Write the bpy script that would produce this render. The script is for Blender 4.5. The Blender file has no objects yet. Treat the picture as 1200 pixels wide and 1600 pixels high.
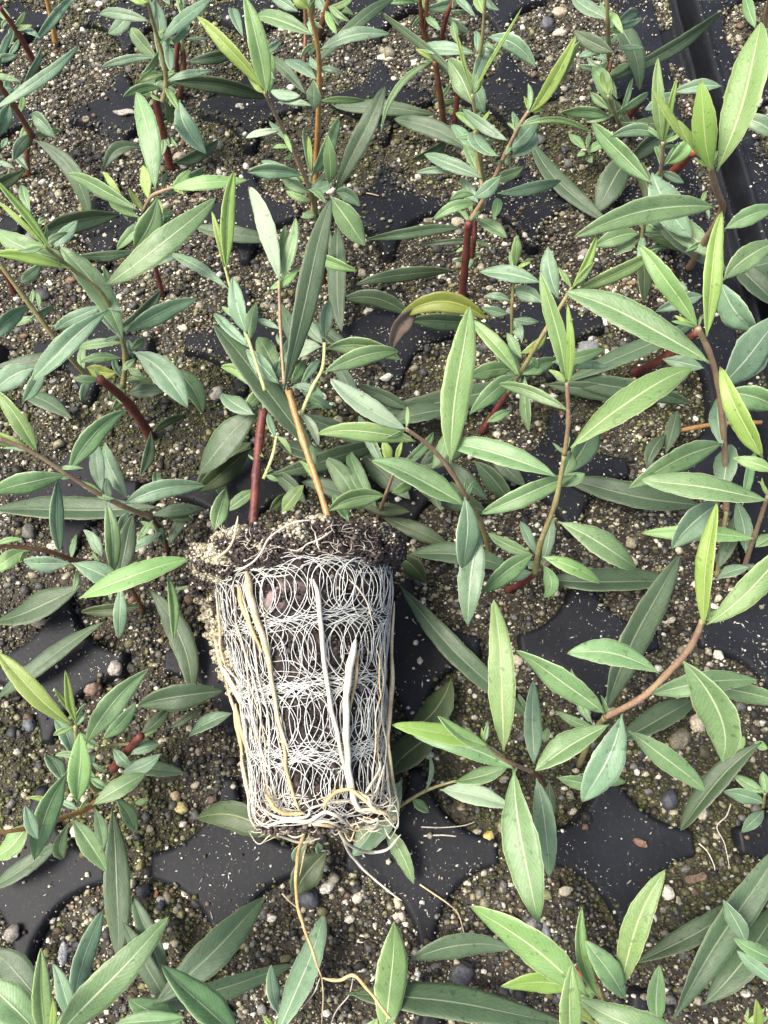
import bpy, math, random
import numpy as np
from mathutils import Vector, Matrix
rng = np.random.default_rng(7); random.seed(7)
SC = bpy.context.scene
PITCH = 0.05
# ------------------------------------------------------------------ camera
PHI, RHO, HC = math.radians(68.481), math.radians(-3.476), 4.2817*PITCH
FPX = 1200.0
Fv = Vector((0, math.cos(PHI), -math.sin(PHI)))
_R = Vector((1, 0, 0)); _U = _R.cross(Fv)
Rv = math.cos(RHO)*_R + math.sin(RHO)*_U
Uv = -math.sin(RHO)*_R + math.cos(RHO)*_U
CAM = Vector((0, 0, HC))
cd = bpy.data.cameras.new('camera'); cam = bpy.data.objects.new('camera', cd)
SC.collection.objects.link(cam); SC.camera = cam
m = Matrix((Rv, Uv, -Fv)).transposed().to_4x4(); m.translation = CAM
cam.matrix_world = m
cd.sensor_fit = 'VERTICAL'; cd.sensor_height = 36; cd.lens = 36*FPX/1600
cd.clip_start = 0.005; cd.clip_end = 50
# ------------------------------------------------------------------ world, sun, exposure
W = bpy.data.worlds.new('World'); SC.world = W; W.use_nodes = True
nt = W.node_tree; nt.nodes.clear()
sky = nt.nodes.new('ShaderNodeTexSky'); sky.sky_type = 'NISHITA'; sky.sun_disc = False
SUN_EL, SUN_AZ = math.radians(60), math.radians(-95)       # azimuth from +Y, towards -X
sky.sun_elevation = SUN_EL; sky.sun_rotation = SUN_AZ
sky.air_density = 1.0; sky.dust_density = 6.0; sky.ozone_density = 0.3
bg = nt.nodes.new('ShaderNodeBackground'); bg.inputs[1].default_value = 0.15
wo = nt.nodes.new('ShaderNodeOutputWorld')
nt.links.new(sky.outputs[0], bg.inputs[0]); nt.links.new(bg.outputs[0], wo.inputs[0])
sd = bpy.data.lights.new('sun', 'SUN'); sd.energy = 2.6; sd.angle = math.radians(26); sd.color = (1.0, 0.965, 0.90)
so = bpy.data.objects.new('sun', sd); SC.collection.objects.link(so)
sdir = Vector((math.sin(SUN_AZ)*math.cos(SUN_EL), math.cos(SUN_AZ)*math.cos(SUN_EL), math.sin(SUN_EL)))
so.rotation_euler = sdir.to_track_quat('Z', 'Y').to_euler()
SC.view_settings.view_transform = 'Standard'; SC.view_settings.look = 'None'
SC.view_settings.exposure = 0.86; SC.view_settings.gamma = 1
SC.view_settings.use_curve_mapping = False

# ------------------------------------------------------------------ helpers
COL = SC.collection
def tag(o, label=None, cat=None, group=None, kind=None):
    if label: o['label'] = label
    if cat: o['category'] = cat
    if group: o['group'] = group
    if kind: o['kind'] = kind
    return o
def empty(name, loc):
    o = bpy.data.objects.new(name, None); COL.objects.link(o); o.location = loc
    o.empty_display_size = 0.005
    return o
def mesh_obj(name, co, faces, mat, parent=None, smooth=True, uv=None, col=None, fmat=None):
    me = bpy.data.meshes.new(name)
    co = np.asarray(co, dtype=np.float32)
    if parent is not None:
        root = parent
        off = np.zeros(3)
        while root is not None:
            off += np.array(root.location); root = root.parent
        co = co - off.astype(np.float32)
    if isinstance(faces, np.ndarray):
        k = faces.shape[1]; n = len(faces)
        me.vertices.add(len(co)); me.vertices.foreach_set('co', co.ravel())
        me.loops.add(n*k); me.loops.foreach_set('vertex_index', faces.astype(np.int32).ravel())
        me.polygons.add(n)
        me.polygons.foreach_set('loop_start', np.arange(0, n*k, k, dtype=np.int32))
        me.polygons.foreach_set('loop_total', np.full(n, k, dtype=np.int32))
        me.update(calc_edges=True)
    else:
        me.from_pydata([tuple(c) for c in co.tolist()], [], faces)
    if smooth:
        me.polygons.foreach_set('use_smooth', np.ones(len(me.polygons), dtype=bool))
    for mm in (mat if isinstance(mat, (list, tuple)) else [mat]): me.materials.append(mm)
    if fmat is not None: me.polygons.foreach_set('material_index', np.asarray(fmat, dtype=np.int32))
    if uv is not None:
        l = me.uv_layers.new(name='UVMap')
        idx = np.zeros(len(me.loops), dtype=np.int32); me.loops.foreach_get('vertex_index', idx)
        l.data.foreach_set('uv', np.asarray(uv, dtype=np.float32)[idx].ravel())
    if col is not None:
        a = me.color_attributes.new('col', 'FLOAT_COLOR', 'POINT')
        c4 = np.ones((len(co), 4), dtype=np.float32); c4[:, :3] = col
        a.data.foreach_set('color', c4.ravel())
    me.validate(); me.update()
    o = bpy.data.objects.new(name, me); COL.objects.link(o)
    if parent is not None: o.parent = parent
    return o
def ray(px, py):
    d = Fv + Rv*((px-600)/FPX) - Uv*((py-800)/FPX)
    return d
def at(px, py, h):
    d = ray(px, py); t = (h-HC)/d.z
    return CAM + d*t
def pxsize(p):                                            # metres per photo pixel at p
    return max(0.02, (p-CAM).dot(Fv))/FPX

# ------------------------------------------------------------------ materials
def newmat(name):
    m = bpy.data.materials.new(name); m.use_nodes = True
    n = m.node_tree.nodes; b = n['Principled BSDF']
    return m, n, m.node_tree.links, b
def ramp(n, stops, interp='LINEAR'):
    r = n.new('ShaderNodeValToRGB'); r.color_ramp.interpolation = interp
    e = r.color_ramp.elements
    while len(e) < len(stops): e.new(0.5)
    for i, (p, c) in enumerate(stops):
        e[i].position = p; e[i].color = (*c, 1)
    return r
def math_n(n, l, op, a, b=None, clamp=False):
    x = n.new('ShaderNodeMath'); x.operation = op; x.use_clamp = clamp
    for i, v in enumerate((a, b)):
        if v is None: continue
        if isinstance(v, (int, float)): x.inputs[i].default_value = v
        else: l.new(v, x.inputs[i])
    return x.outputs[0]
def mix_c(n, l, fac, a, b, mode='MIX'):
    x = n.new('ShaderNodeMix'); x.data_type = 'RGBA'; x.blend_type = mode
    for s, v in ((x.inputs[0], fac), (x.inputs[6], a), (x.inputs[7], b)):
        if isinstance(v, (int, float)): s.default_value = v
        elif isinstance(v, tuple): s.default_value = (*v, 1)
        else: l.new(v, s)
    return x.outputs[2]

def leaf_mat(name, c1, c2, rib, rim, rough=0.44, trans=0.20, spots=0.4, coat=0.0, tcol=None):
    m, n, l, b = newmat(name)
    uv = n.new('ShaderNodeUVMap'); sx = n.new('ShaderNodeSeparateXYZ'); l.new(uv.outputs[0], sx.inputs[0])
    au = math_n(n, l, 'ABSOLUTE', math_n(n, l, 'SUBTRACT', sx.outputs[0], 0.5))
    tc = n.new('ShaderNodeTexCoord'); oi = n.new('ShaderNodeObjectInfo')
    vadd = n.new('ShaderNodeVectorMath'); vadd.operation = 'ADD'
    l.new(tc.outputs['Object'], vadd.inputs[0]); l.new(oi.outputs['Random'], vadd.inputs[1])
    def noise(scale, det=4):
        t = n.new('ShaderNodeTexNoise'); t.inputs['Scale'].default_value = scale; t.inputs['Detail'].default_value = det
        l.new(vadd.outputs[0], t.inputs['Vector']); return t.outputs[0]
    big, mid, fine = noise(90), noise(420, 5), noise(2200, 3)
    mr = n.new('ShaderNodeMapRange'); mr.inputs[1].default_value = 0.3; mr.inputs[2].default_value = 0.7
    l.new(big, mr.inputs[0])
    base = mix_c(n, l, mr.outputs[0], c1, c2)
    # individual hue / value shift
    hs = n.new('ShaderNodeHueSaturation'); l.new(base, hs.inputs['Color'])
    l.new(math_n(n, l, 'ADD', math_n(n, l, 'MULTIPLY', oi.outputs['Random'], 0.03), 0.485), hs.inputs['Hue'])
    l.new(math_n(n, l, 'ADD', math_n(n, l, 'MULTIPLY', oi.outputs['Random'], 0.36), 0.82), hs.inputs['Value'])
    base = hs.outputs[0]
    # mottling
    mr2 = n.new('ShaderNodeMapRange'); mr2.inputs[1].default_value = 0.35; mr2.inputs[2].default_value = 0.7
    mr2.inputs[3].default_value = 0.0; mr2.inputs[4].default_value = spots
    l.new(mid, mr2.inputs[0])
    base = mix_c(n, l, mr2.outputs[0], base, tuple(v*0.55 for v in c1))
    mr2b = n.new('ShaderNodeMapRange'); mr2b.inputs[1].default_value = 0.4; mr2b.inputs[2].default_value = 0.72
    mr2b.inputs[4].default_value = 0.18; l.new(fine, mr2b.inputs[0])
    base = mix_c(n, l, mr2b.outputs[0], base, tuple(min(1, v*1.7) for v in c2))
    wn = noise(26, 2); mrw = n.new('ShaderNodeMapRange'); mrw.inputs[1].default_value = 0.35; mrw.inputs[2].default_value = 0.65; mrw.inputs[4].default_value = 0.35
    l.new(wn, mrw.inputs[0]); base = mix_c(n, l, mrw.outputs[0], base, (c1[0]*.62, c1[1]*.74, c1[2]*.70))
    # side veins: distorted stripes running out from the midrib
    nz = math_n(n, l, 'MULTIPLY', mid, 0.9)
    ph = math_n(n, l, 'ADD', math_n(n, l, 'SUBTRACT', math_n(n, l, 'MULTIPLY', sx.outputs[1], 62), math_n(n, l, 'MULTIPLY', au, 26)), math_n(n, l, 'MULTIPLY', nz, 5))
    vein = math_n(n, l, 'POWER', math_n(n, l, 'ABSOLUTE', math_n(n, l, 'SINE', ph)), 10)
    base = mix_c(n, l, math_n(n, l, 'MULTIPLY', vein, 0.10), base, rib)
    # midrib, thinner towards the tip
    wrib = math_n(n, l, 'ADD', math_n(n, l, 'MULTIPLY', math_n(n, l, 'SUBTRACT', 1.0, sx.outputs[1]), 0.024), 0.022)
    ribm = math_n(n, l, 'SUBTRACT', 1.0, math_n(n, l, 'DIVIDE', au, wrib), True)
    ribm = math_n(n, l, 'POWER', ribm, 0.6)
    base = mix_c(n, l, math_n(n, l, 'MULTIPLY', ribm, 0.92), base, rib)
    mr3 = n.new('ShaderNodeMapRange'); mr3.inputs[1].default_value = 0.455; mr3.inputs[2].default_value = 0.495
    l.new(au, mr3.inputs[0])
    base = mix_c(n, l, math_n(n, l, 'MULTIPLY', mr3.outputs[0], 0.75), base, rim)
    sp = noise(650, 2); mrs = n.new('ShaderNodeMapRange'); mrs.inputs[1].default_value = 0.66; mrs.inputs[2].default_value = 0.70; mrs.inputs[4].default_value = 0.55
    l.new(sp, mrs.inputs[0]); base = mix_c(n, l, mrs.outputs[0], base, tuple(v*.45 for v in c1))
    mrt = n.new('ShaderNodeMapRange'); mrt.inputs[1].default_value = 0.955; mrt.inputs[2].default_value = 0.985
    l.new(math_n(n, l, 'ADD', sx.outputs[1], math_n(n, l, 'MULTIPLY', math_n(n, l, 'SUBTRACT', mid, .5), .08)), mrt.inputs[0])
    tipf = math_n(n, l, 'MULTIPLY', mrt.outputs[0], math_n(n, l, 'GREATER_THAN', oi.outputs['Random'], .62))
    base = mix_c(n, l, math_n(n, l, 'MULTIPLY', tipf, .7), base, (.20, .15, .07))
    l.new(base, b.inputs['Base Color'])
    rr = n.new('ShaderNodeMapRange'); rr.inputs[3].default_value = rough-0.08; rr.inputs[4].default_value = rough+0.14
    l.new(mid, rr.inputs[0]); l.new(rr.outputs[0], b.inputs['Roughness'])
    b.inputs['Specular IOR Level'].default_value = 0.55
    b.inputs['Sheen Weight'].default_value = 0.02; b.inputs['Sheen Roughness'].default_value = 0.4
    bp = n.new('ShaderNodeBump'); bp.inputs['Strength'].default_value = 0.4; bp.inputs['Distance'].default_value = 0.0004
    hgt = math_n(n, l, 'ADD', math_n(n, l, 'ADD', math_n(n, l, 'MULTIPLY', ribm, 0.9), math_n(n, l, 'MULTIPLY', vein, -0.07)), math_n(n, l, 'ADD', math_n(n, l, 'MULTIPLY', mid, 1.1), math_n(n, l, 'MULTIPLY', big, 2.2)))
    l.new(hgt, bp.inputs['Height']); l.new(bp.outputs[0], b.inputs['Normal'])
    tr = n.new('ShaderNodeBsdfTranslucent'); tcn = mix_c(n, l, 1.0, base, tcol or (1.3, 1.45, 0.6), 'MULTIPLY')
    l.new(tcn, tr.inputs[0])
    ms = n.new('ShaderNodeMixShader'); ms.inputs[0].default_value = trans
    l.new(b.outputs[0], ms.inputs[1]); l.new(tr.outputs[0], ms.inputs[2])
    l.new(ms.outputs[0], n['Material Output'].inputs[0])
    return m
LM = {
 'g': leaf_mat('leaf_green', (0.128, 0.235, 0.088), (0.200, 0.325, 0.145), (0.50, 0.58, 0.36), (0.50, 0.56, 0.33)),
 'b': leaf_mat('leaf_glaucous', (0.128, 0.228, 0.122), (0.205, 0.320, 0.196), (0.50, 0.58, 0.42), (0.50, 0.56, 0.40)),
 'y': leaf_mat('leaf_young', (0.25, 0.375, 0.080), (0.34, 0.465, 0.135), (0.64, 0.70, 0.34), (0.66, 0.68, 0.32), trans=0.36, spots=0.15),
 'l': leaf_mat('leaf_light_green', (0.178, 0.315, 0.098), (0.26, 0.400, 0.155), (0.60, 0.66, 0.38), (0.64, 0.68, 0.36), trans=0.28, spots=0.2),
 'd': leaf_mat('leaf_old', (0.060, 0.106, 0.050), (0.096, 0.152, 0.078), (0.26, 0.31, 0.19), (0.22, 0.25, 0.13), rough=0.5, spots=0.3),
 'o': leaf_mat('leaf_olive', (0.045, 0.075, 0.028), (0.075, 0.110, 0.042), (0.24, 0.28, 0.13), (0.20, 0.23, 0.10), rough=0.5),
 'u': leaf_mat('leaf_underside', (0.27, 0.36, 0.23), (0.36, 0.44, 0.31), (0.50, 0.56, 0.36), (0.50, 0.56, 0.36), rough=0.65, spots=0.12),
 'w': leaf_mat('leaf_withering', (0.27, 0.31, 0.055), (0.19, 0.27, 0.06), (0.48, 0.50, 0.14), (0.30, 0.16, 0.05)),
 'x': leaf_mat('leaf_dead', (0.17, 0.12, 0.09), (0.25, 0.19, 0.15), (0.30, 0.24, 0.18), (0.16, 0.10, 0.07), rough=0.8, trans=0.05),
}
def stem_mat(name, c1, c2, rough=0.45, scale=160):
    m, n, l, b = newmat(name)
    tc = n.new('ShaderNodeTexCoord')
    mp = n.new('ShaderNodeMapping'); l.new(tc.outputs['Object'], mp.inputs[0])
    t = n.new('ShaderNodeTexNoise'); t.inputs['Scale'].default_value = scale; t.inputs['Detail'].default_value = 5
    l.new(mp.outputs[0], t.inputs['Vector'])
    t2 = n.new('ShaderNodeTexNoise'); t2.inputs['Scale'].default_value = scale*7; l.new(mp.outputs[0], t2.inputs['Vector'])
    r = ramp(n, [(0.35, c1), (0.65, c2)]); l.new(t.outputs[0], r.inputs[0])
    mr = n.new('ShaderNodeMapRange'); mr.inputs[1].default_value = 0.5; mr.inputs[2].default_value = 0.75; mr.inputs[4].default_value = 0.5
    l.new(t2.outputs[0], mr.inputs[0])
    c = mix_c(n, l, mr.outputs[0], r.outputs[0], tuple(min(1, v*1.6+0.02) for v in c2))
    l.new(c, b.inputs['Base Color']); b.inputs['Roughness'].default_value = rough
    bp = n.new('ShaderNodeBump'); bp.inputs['Strength'].default_value = 0.4; bp.inputs['Distance'].default_value = 0.0003
    l.new(t2.outputs[0], bp.inputs['Height']); l.new(bp.outputs[0], b.inputs['Normal'])
    return m
SM = {
 'R': stem_mat('stem_red', (0.070, 0.016, 0.014), (0.16, 0.042, 0.028), 0.55),
 'r': stem_mat('stem_bright_red', (0.26, 0.045, 0.022), (0.36, 0.085, 0.04), 0.35),
 'k': stem_mat('stem_dark_brown', (0.09, 0.035, 0.02), (0.17, 0.075, 0.035), 0.45),
 't': stem_mat('stem_tan', (0.30, 0.15, 0.05), (0.42, 0.24, 0.09), 0.4),
 'p': stem_mat('stem_pink', (0.25, 0.15, 0.105), (0.30, 0.22, 0.125), 0.45),
 'n': stem_mat('stem_brown_green', (0.20, 0.17, 0.07), (0.28, 0.26, 0.11), 0.45),
 'y': stem_mat('stem_yellow_green', (0.34, 0.38, 0.14), (0.42, 0.46, 0.20), 0.45),
}
def root_mat(name, c1, c2, rough=0.55, sss=0.1):
    m = stem_mat(name, c1, c2, rough, 220); return m
RM = {'w': root_mat('root_white', (0.46, 0.42, 0.32), (0.62, 0.58, 0.47)),
      'c': root_mat('root_cream', (0.42, 0.33, 0.18), (0.58, 0.49, 0.32)),
      'o': root_mat('root_tan', (0.40, 0.27, 0.11), (0.58, 0.44, 0.22)),
      'h': root_mat('root_hair', (0.42, 0.36, 0.27), (0.55, 0.50, 0.42)),
      'n': root_mat('root_net_white', (0.48, 0.50, 0.46), (0.65, 0.67, 0.62), 0.5)}
def grain_mat(name, bump=0.5):
    m, n, l, b = newmat(name)
    a = n.new('ShaderNodeAttribute'); a.attribute_name = 'col'
    tc = n.new('ShaderNodeTexCoord'); t = n.new('ShaderNodeTexNoise')
    t.inputs['Scale'].default_value = 1800; t.inputs['Detail'].default_value = 4
    l.new(tc.outputs['Object'], t.inputs['Vector'])
    mr = n.new('ShaderNodeMapRange'); mr.inputs[1].default_value = 0.3; mr.inputs[2].default_value = 0.7
    mr.inputs[3].default_value = 0.45; mr.inputs[4].default_value = 1.35; l.new(t.outputs[0], mr.inputs[0])
    c = n.new('ShaderNodeVectorMath'); c.operation = 'SCALE'
    l.new(a.outputs['Color'], c.inputs[0]); l.new(mr.outputs[0], c.inputs['Scale'])
    l.new(c.outputs[0], b.inputs['Base Color']); b.inputs['Roughness'].default_value = 0.62
    bp = n.new('ShaderNodeBump'); bp.inputs['Strength'].default_value = bump; bp.inputs['Distance'].default_value = 0.0003
    l.new(t.outputs[0], bp.inputs['Height']); l.new(bp.outputs[0], b.inputs['Normal'])
    return m
GM = grain_mat('gravel_mix')

# ------------------------------------------------------------------ lattice of cells, tray and soil
YAW = math.radians(-0.8466); OX, OY = -1.9127*PITCH, -0.1705*PITCH; ASP = 1.0559
cy_, sy_ = math.cos(YAW), math.sin(YAW)
def to_local(x, y):
    qx, qy = (x-OX)/PITCH, (y-OY)/PITCH
    return cy_*qx + sy_*qy, (-sy_*qx + cy_*qy)/ASP
def smooth(a, b, x):
    t = np.clip((x-a)/(b-a), 0, 1); return t*t*(3-2*t)
_k = rng.normal(size=(26, 2)); _k /= np.linalg.norm(_k, axis=1)[:, None]
_fr = np.concatenate([rng.uniform(60, 160, 8), rng.uniform(250, 600, 9), rng.uniform(900, 2000, 9)])
_am = np.concatenate([np.full(8, 1.0), np.full(9, 0.45), np.full(9, 0.16)]); _ph = rng.uniform(0, 6.28, 26)
def fbm(x, y, f=1.0):
    s = np.zeros_like(x)
    for k, fr, am, ph in zip(_k, _fr, _am, _ph): s += am*np.sin((x*k[0]+y*k[1])*fr*f+ph)
    return s/3.2
def cell_d(gx, gy):                                         # distance (in pitches) to nearest cell centre
    cx = np.minimum(np.floor(gx)+0.5, 3.5); cyy = np.floor(gy)+0.5
    def sup(a, b): return (np.abs(a)**2.4+np.abs(b)**2.4)**(1/2.4)
    d1 = sup(gx-cx, (gy-cyy)*ASP)
    # neighbouring tray
    c2x = np.maximum(np.floor(gx-4.70)+5.20, 5.20); c2y = np.floor(gy-4.93)+5.43
    d2 = sup(gx-c2x, (gy-c2y)*ASP)
    return d1, d2
RC = 0.471
def deck_h(x, y):
    gx, gy = to_local(x, y); d1, d2 = cell_d(gx, gy)
    left = gx < 4.45
    d = np.where(left, d1, d2)
    e = (d-RC)*PITCH
    bv = 0.0013
    t = np.clip(e/bv, 0, 1)
    z = -bv*(1-np.sqrt(np.clip(1-(1-t)**2, 0, 1)))
    z = z - np.clip(-e*6, 0, 0.012)
    # lowered webs midway between the star-shaped islands
    u = np.abs(gx-np.floor(gx)-0.5); v = np.abs(gy-np.floor(gy)-0.5)*ASP
    v2 = np.abs((gy-4.93)-np.floor(gy-4.93)-0.5)*ASP
    nu = np.where(gx < 3.98, 1-smooth(0.085, 0.125, u), 0)
    nv = np.where(gx < 3.9, 1-smooth(0.085, 0.125, v), 0)
    z = z - 0.0048*np.maximum(nu, nv)
    # rim: deck, gravel gutter, thin lip, black gap, edge of the next tray
    def step(a, w): return smooth(a-w, a+w, gx)
    rimz = -0.0030*(step(4.235, .012)-step(4.375, .010)) + 0.0014*(step(4.375, .008)-step(4.405, .008)) \
           - 0.010*(step(4.407, .009)-step(4.545, .02)) + 0.0012*(step(4.54, .012)-step(4.60, .02))
    return z + np.where((gx > 4.15) & (gx < 4.75), rimz, 0)
def soil_h(x, y):
    gx, gy = to_local(x, y); d1, d2 = cell_d(gx, gy); d = np.where(gx < 4.45, d1, d2)
    z = -0.0023 + 0.0011*fbm(x, y) - 0.0010*smooth(0.36, 0.46, d)
    return np.where((gx > 4.40) & (gx < 4.6), -0.02, z)
X0, X1, Y0, Y1 = -0.185, 0.195, -0.075, 0.355
def grid(res, hf, x0=X0, x1=X1, y0=Y0, y1=Y1):
    nx, ny = int((x1-x0)/res), int((y1-y0)/res)
    xs = np.linspace(x0, x1, nx); ys = np.linspace(y0, y1, ny)
    gx, gy = np.meshgrid(xs, ys); z = hf(gx, gy)
    co = np.stack([gx, gy, z], -1).reshape(-1, 3)
    i = (np.arange(ny-1)[:, None]*nx+np.arange(nx-1)[None, :]).ravel()
    return co, np.stack([i, i+1, i+nx+1, i+nx], 1)
m, n, l, b = newmat('black_plastic')
tc = n.new('ShaderNodeTexCoord')
t = n.new('ShaderNodeTexNoise'); t.inputs['Scale'].default_value = 55; t.inputs['Detail'].default_value = 8
l.new(tc.outputs['Object'], t.inputs['Vector'])
r = ramp(n, [(0.35, (0.008, 0.009, 0.0115)), (0.7, (0.015, 0.017, 0.021))]); l.new(t.outputs[0], r.inputs[0])
t2 = n.new('ShaderNodeTexNoise'); t2.inputs['Scale'].default_value = 900; t2.inputs['Detail'].default_value = 6
l.new(tc.outputs['Object'], t2.inputs['Vector'])
mr = n.new('ShaderNodeMapRange'); mr.inputs[1].default_value = 0.56; mr.inputs[2].default_value = 0.8; mr.inputs[4].default_value = 0.45
l.new(t2.outputs[0], mr.inputs[0])
l.new(mix_c(n, l, mr.outputs[0], r.outputs[0], (0.06, 0.055, 0.045)), b.inputs['Base Color'])
rr = n.new('ShaderNodeMapRange'); rr.inputs[3].default_value = 0.42; rr.inputs[4].default_value = 0.68
l.new(t.outputs[0], rr.inputs[0]); l.new(rr.outputs[0], b.inputs['Roughness'])
b.inputs['Specular IOR Level'].default_value = 0.18
bp = n.new('ShaderNodeBump'); bp.inputs['Strength'].default_value = 0.25; bp.inputs['Distance'].default_value = 0.0003
l.new(t2.outputs[0], bp.inputs['Height']); l.new(bp.outputs[0], b.inputs['Normal'])
PLASTIC = m
for (nm, lab, keep) in (('plug_tray', 'black plastic plug tray full of seedlings, star shaped islands between its round cells', lambda g: g < 4.475),
                        ('plug_tray', 'black plastic tray edge across the narrow gap on the upper right', lambda g: g >= 4.475)):
    co, fa = grid(0.00055, deck_h)
    gx, _ = to_local(co[:, 0], co[:, 1]); kv = keep(gx)
    fa = fa[kv[fa].all(1)]
    used = np.zeros(len(co), bool); used[fa.ravel()] = True
    remap = np.cumsum(used)-1
    o = mesh_obj(nm, co[used], remap[fa], PLASTIC)
    tag(o, lab, 'tray')
m, n, l, b = newmat('damp_potting_soil')
tc = n.new('ShaderNodeTexCoord'); t = n.new('ShaderNodeTexNoise'); t.inputs['Scale'].default_value = 700; t.inputs['Detail'].default_value = 6
l.new(tc.outputs['Object'], t.inputs['Vector'])
r = ramp(n, [(0.3, (0.009, 0.007, 0.005)), (0.55, (0.028, 0.022, 0.012)), (0.75, (0.06, 0.055, 0.022))]); l.new(t.outputs[0], r.inputs[0])
l.new(r.outputs[0], b.inputs['Base Color']); b.inputs['Roughness'].default_value = 0.75
bp = n.new('ShaderNodeBump'); bp.inputs['Distance'].default_value = 0.0008; l.new(t.outputs[0], bp.inputs['Height']); l.new(bp.outputs[0], b.inputs['Normal'])
SOIL = m
co, fa = grid(0.0010, soil_h)
tag(mesh_obj('soil', co, fa, SOIL), kind='structure')
# bench below, reaching past the trays
co = np.array([(-3, -3, -0.05), (3, -3, -0.05), (3, 3, -0.05), (-3, 3, -0.05)])
mb, n, l, b = newmat('bench_ground'); b.inputs['Base Color'].default_value = (0.05, 0.05, 0.045, 1); b.inputs['Roughness'].default_value = 0.9
t = n.new('ShaderNodeTexNoise'); t.inputs['Scale'].default_value = 30; r = ramp(n, [(0.3, (0.03, 0.03, 0.028)), (0.7, (0.08, 0.075, 0.065))])
l.new(t.outputs[0], r.inputs[0]); l.new(r.outputs[0], b.inputs['Base Color'])
tag(mesh_obj('ground', co, np.array([[0, 1, 2, 3]]), mb, smooth=False), kind='structure')

# ---- rocks
def ico(sub):
    import bmesh
    bm = bmesh.new(); bmesh.ops.create_icosphere(bm, subdivisions=sub, radius=1)
    v = np.array([p.co[:] for p in bm.verts]); f = np.array([[q.index for q in p.verts] for p in bm.faces]); bm.free()
    return v, f
ICO1, ICO2, ICO3 = ico(1), ico(2), ico(3)
def rock_lib(base, k, amp):
    out = []
    for i in range(k):
        v, f = base; g = rng.normal(size=(7, 3)); d = np.ones(len(v))
        for q in g: d += amp*0.5*np.maximum(-0.2, np.tanh(2.2*(v@(q/np.linalg.norm(q)))-rng.uniform(0, 1)))*rng.choice([-1, 1])
        d += rng.normal(size=len(v))*amp*0.16
        out.append(v*d[:, None])
    return out
OCT = (np.array([(1, 0, 0), (-1, 0, 0), (0, 1, 0), (0, -1, 0), (0, 0, 1), (0, 0, -1)], float),
       np.array([(0, 2, 4), (2, 1, 4), (1, 3, 4), (3, 0, 4), (2, 0, 5), (1, 2, 5), (3, 1, 5), (0, 3, 5)]))
LIB = {'s': (rock_lib(OCT, 10, 0.3), OCT[1]), 'm': (rock_lib(ICO1, 14, 0.5), ICO1[1]), 'l': (rock_lib(ICO2, 14, 0.62), ICO2[1]), 'x': (rock_lib(ICO3, 10, 0.5), ICO3[1])}
def rot_rand(nn):
    q = rng.normal(size=(nn, 4)); q /= np.linalg.norm(q, axis=1)[:, None]; w, x, y, z = q.T
    return np.stack([np.stack([1-2*(y*y+z*z), 2*(x*y-z*w), 2*(x*z+y*w)], -1), np.stack([2*(x*y+z*w), 1-2*(x*x+z*z), 2*(y*z-x*w)], -1), np.stack([2*(x*z-y*w), 2*(y*z+x*w), 1-2*(x*x+y*y)], -1)], 1)
def rocks(kind, pos, size, col, flat=0.75, long_=None):
    lib, f = LIB[kind]; n_ = len(pos); which = rng.integers(0, len(lib), n_)
    V = np.stack(lib)[which]
    sc = np.stack([size*rng.uniform(.8, 1.3, n_), size*rng.uniform(.7, 1.1, n_), size*rng.uniform(.5, .95, n_)*flat/0.75], -1)
    if long_ is not None: sc[:, 0] *= long_; sc[:, 1] /= np.sqrt(long_)
    V = V*sc[:, None, :]; R = rot_rand(n_)
    if long_ is not None:
        a_ = rng.uniform(0, 6.28, n_); R = np.zeros((n_, 3, 3)); R[:, 0, 0] = np.cos(a_); R[:, 0, 1] = -np.sin(a_); R[:, 1, 0] = np.sin(a_); R[:, 1, 1] = np.cos(a_); R[:, 2, 2] = 1; V = np.einsum('nij,nkj->nki', R, V)
    if kind == 's': pass
    V = V + pos[:, None, :]
    k = V.shape[1]
    F = (f[None]+np.arange(n_)[:, None, None]*k).reshape(-1, 3)
    C = np.repeat(col, k, axis=0)
    return V.reshape(-1, 3), F, C
def join(parts):
    vs, fs, cs, o = [], [], [], 0
    for v, f, c in parts: vs.append(v); fs.append(f+o); cs.append(c); o += len(v)
    return np.concatenate(vs), np.concatenate(fs), np.concatenate(cs)
PAL = np.array([(.018, .017, .015), (.052, .052, .052), (.14, .138, .12), (.26, .235, .155), (.44, .40, .28), (.74, .70, .57), (.050, .036, .020), (.095, .092, .038), (.20, .19, .08), (.17, .105, .065)])
def pal(n_, p, x=None, y=None, moss=1):
    p = np.array(p, float); p /= p.sum(); i = rng.choice(len(PAL), n_, p=p); c = PAL[i]*rng.uniform(.7, 1.3, (n_, 1))
    if x is not None:                                        # patches of moss
        ms = smooth(0.15, 0.9, fbm(x+3, y+1, 0.45)); k = (rng.uniform(size=n_) < ms*0.72) & (moss > 0)
        c[k] = np.array((.085, .092, .026))*rng.uniform(.6, 1.5, (k.sum(), 1))
    if x is not None:                                        # damp, darker areas
        c = c*(0.72+0.46*smooth(-.5, .8, fbm(x-5, y+4, .33)))[:, None]
    return c
def visible_area(n_):
    x = rng.uniform(X0+.004, X1-.004, n_); y = rng.uniform(Y0+.004, Y1-.004, n_)
    v = np.stack([x, y, np.full(n_, -HC)], -1); z = v@np.array(Fv)
    u = 600+FPX*(v@np.array(Rv))/z; w = 800-FPX*(v@np.array(Uv))/z
    k = (u > -60) & (u < 1260) & (w > -60) & (w < 1660)
    return x[k], y[k]
def d_edge(x, y):
    gx, gy = to_local(x, y); d1, d2 = cell_d(gx, gy); return np.where(gx < 4.45, d1, d2)-RC
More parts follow.
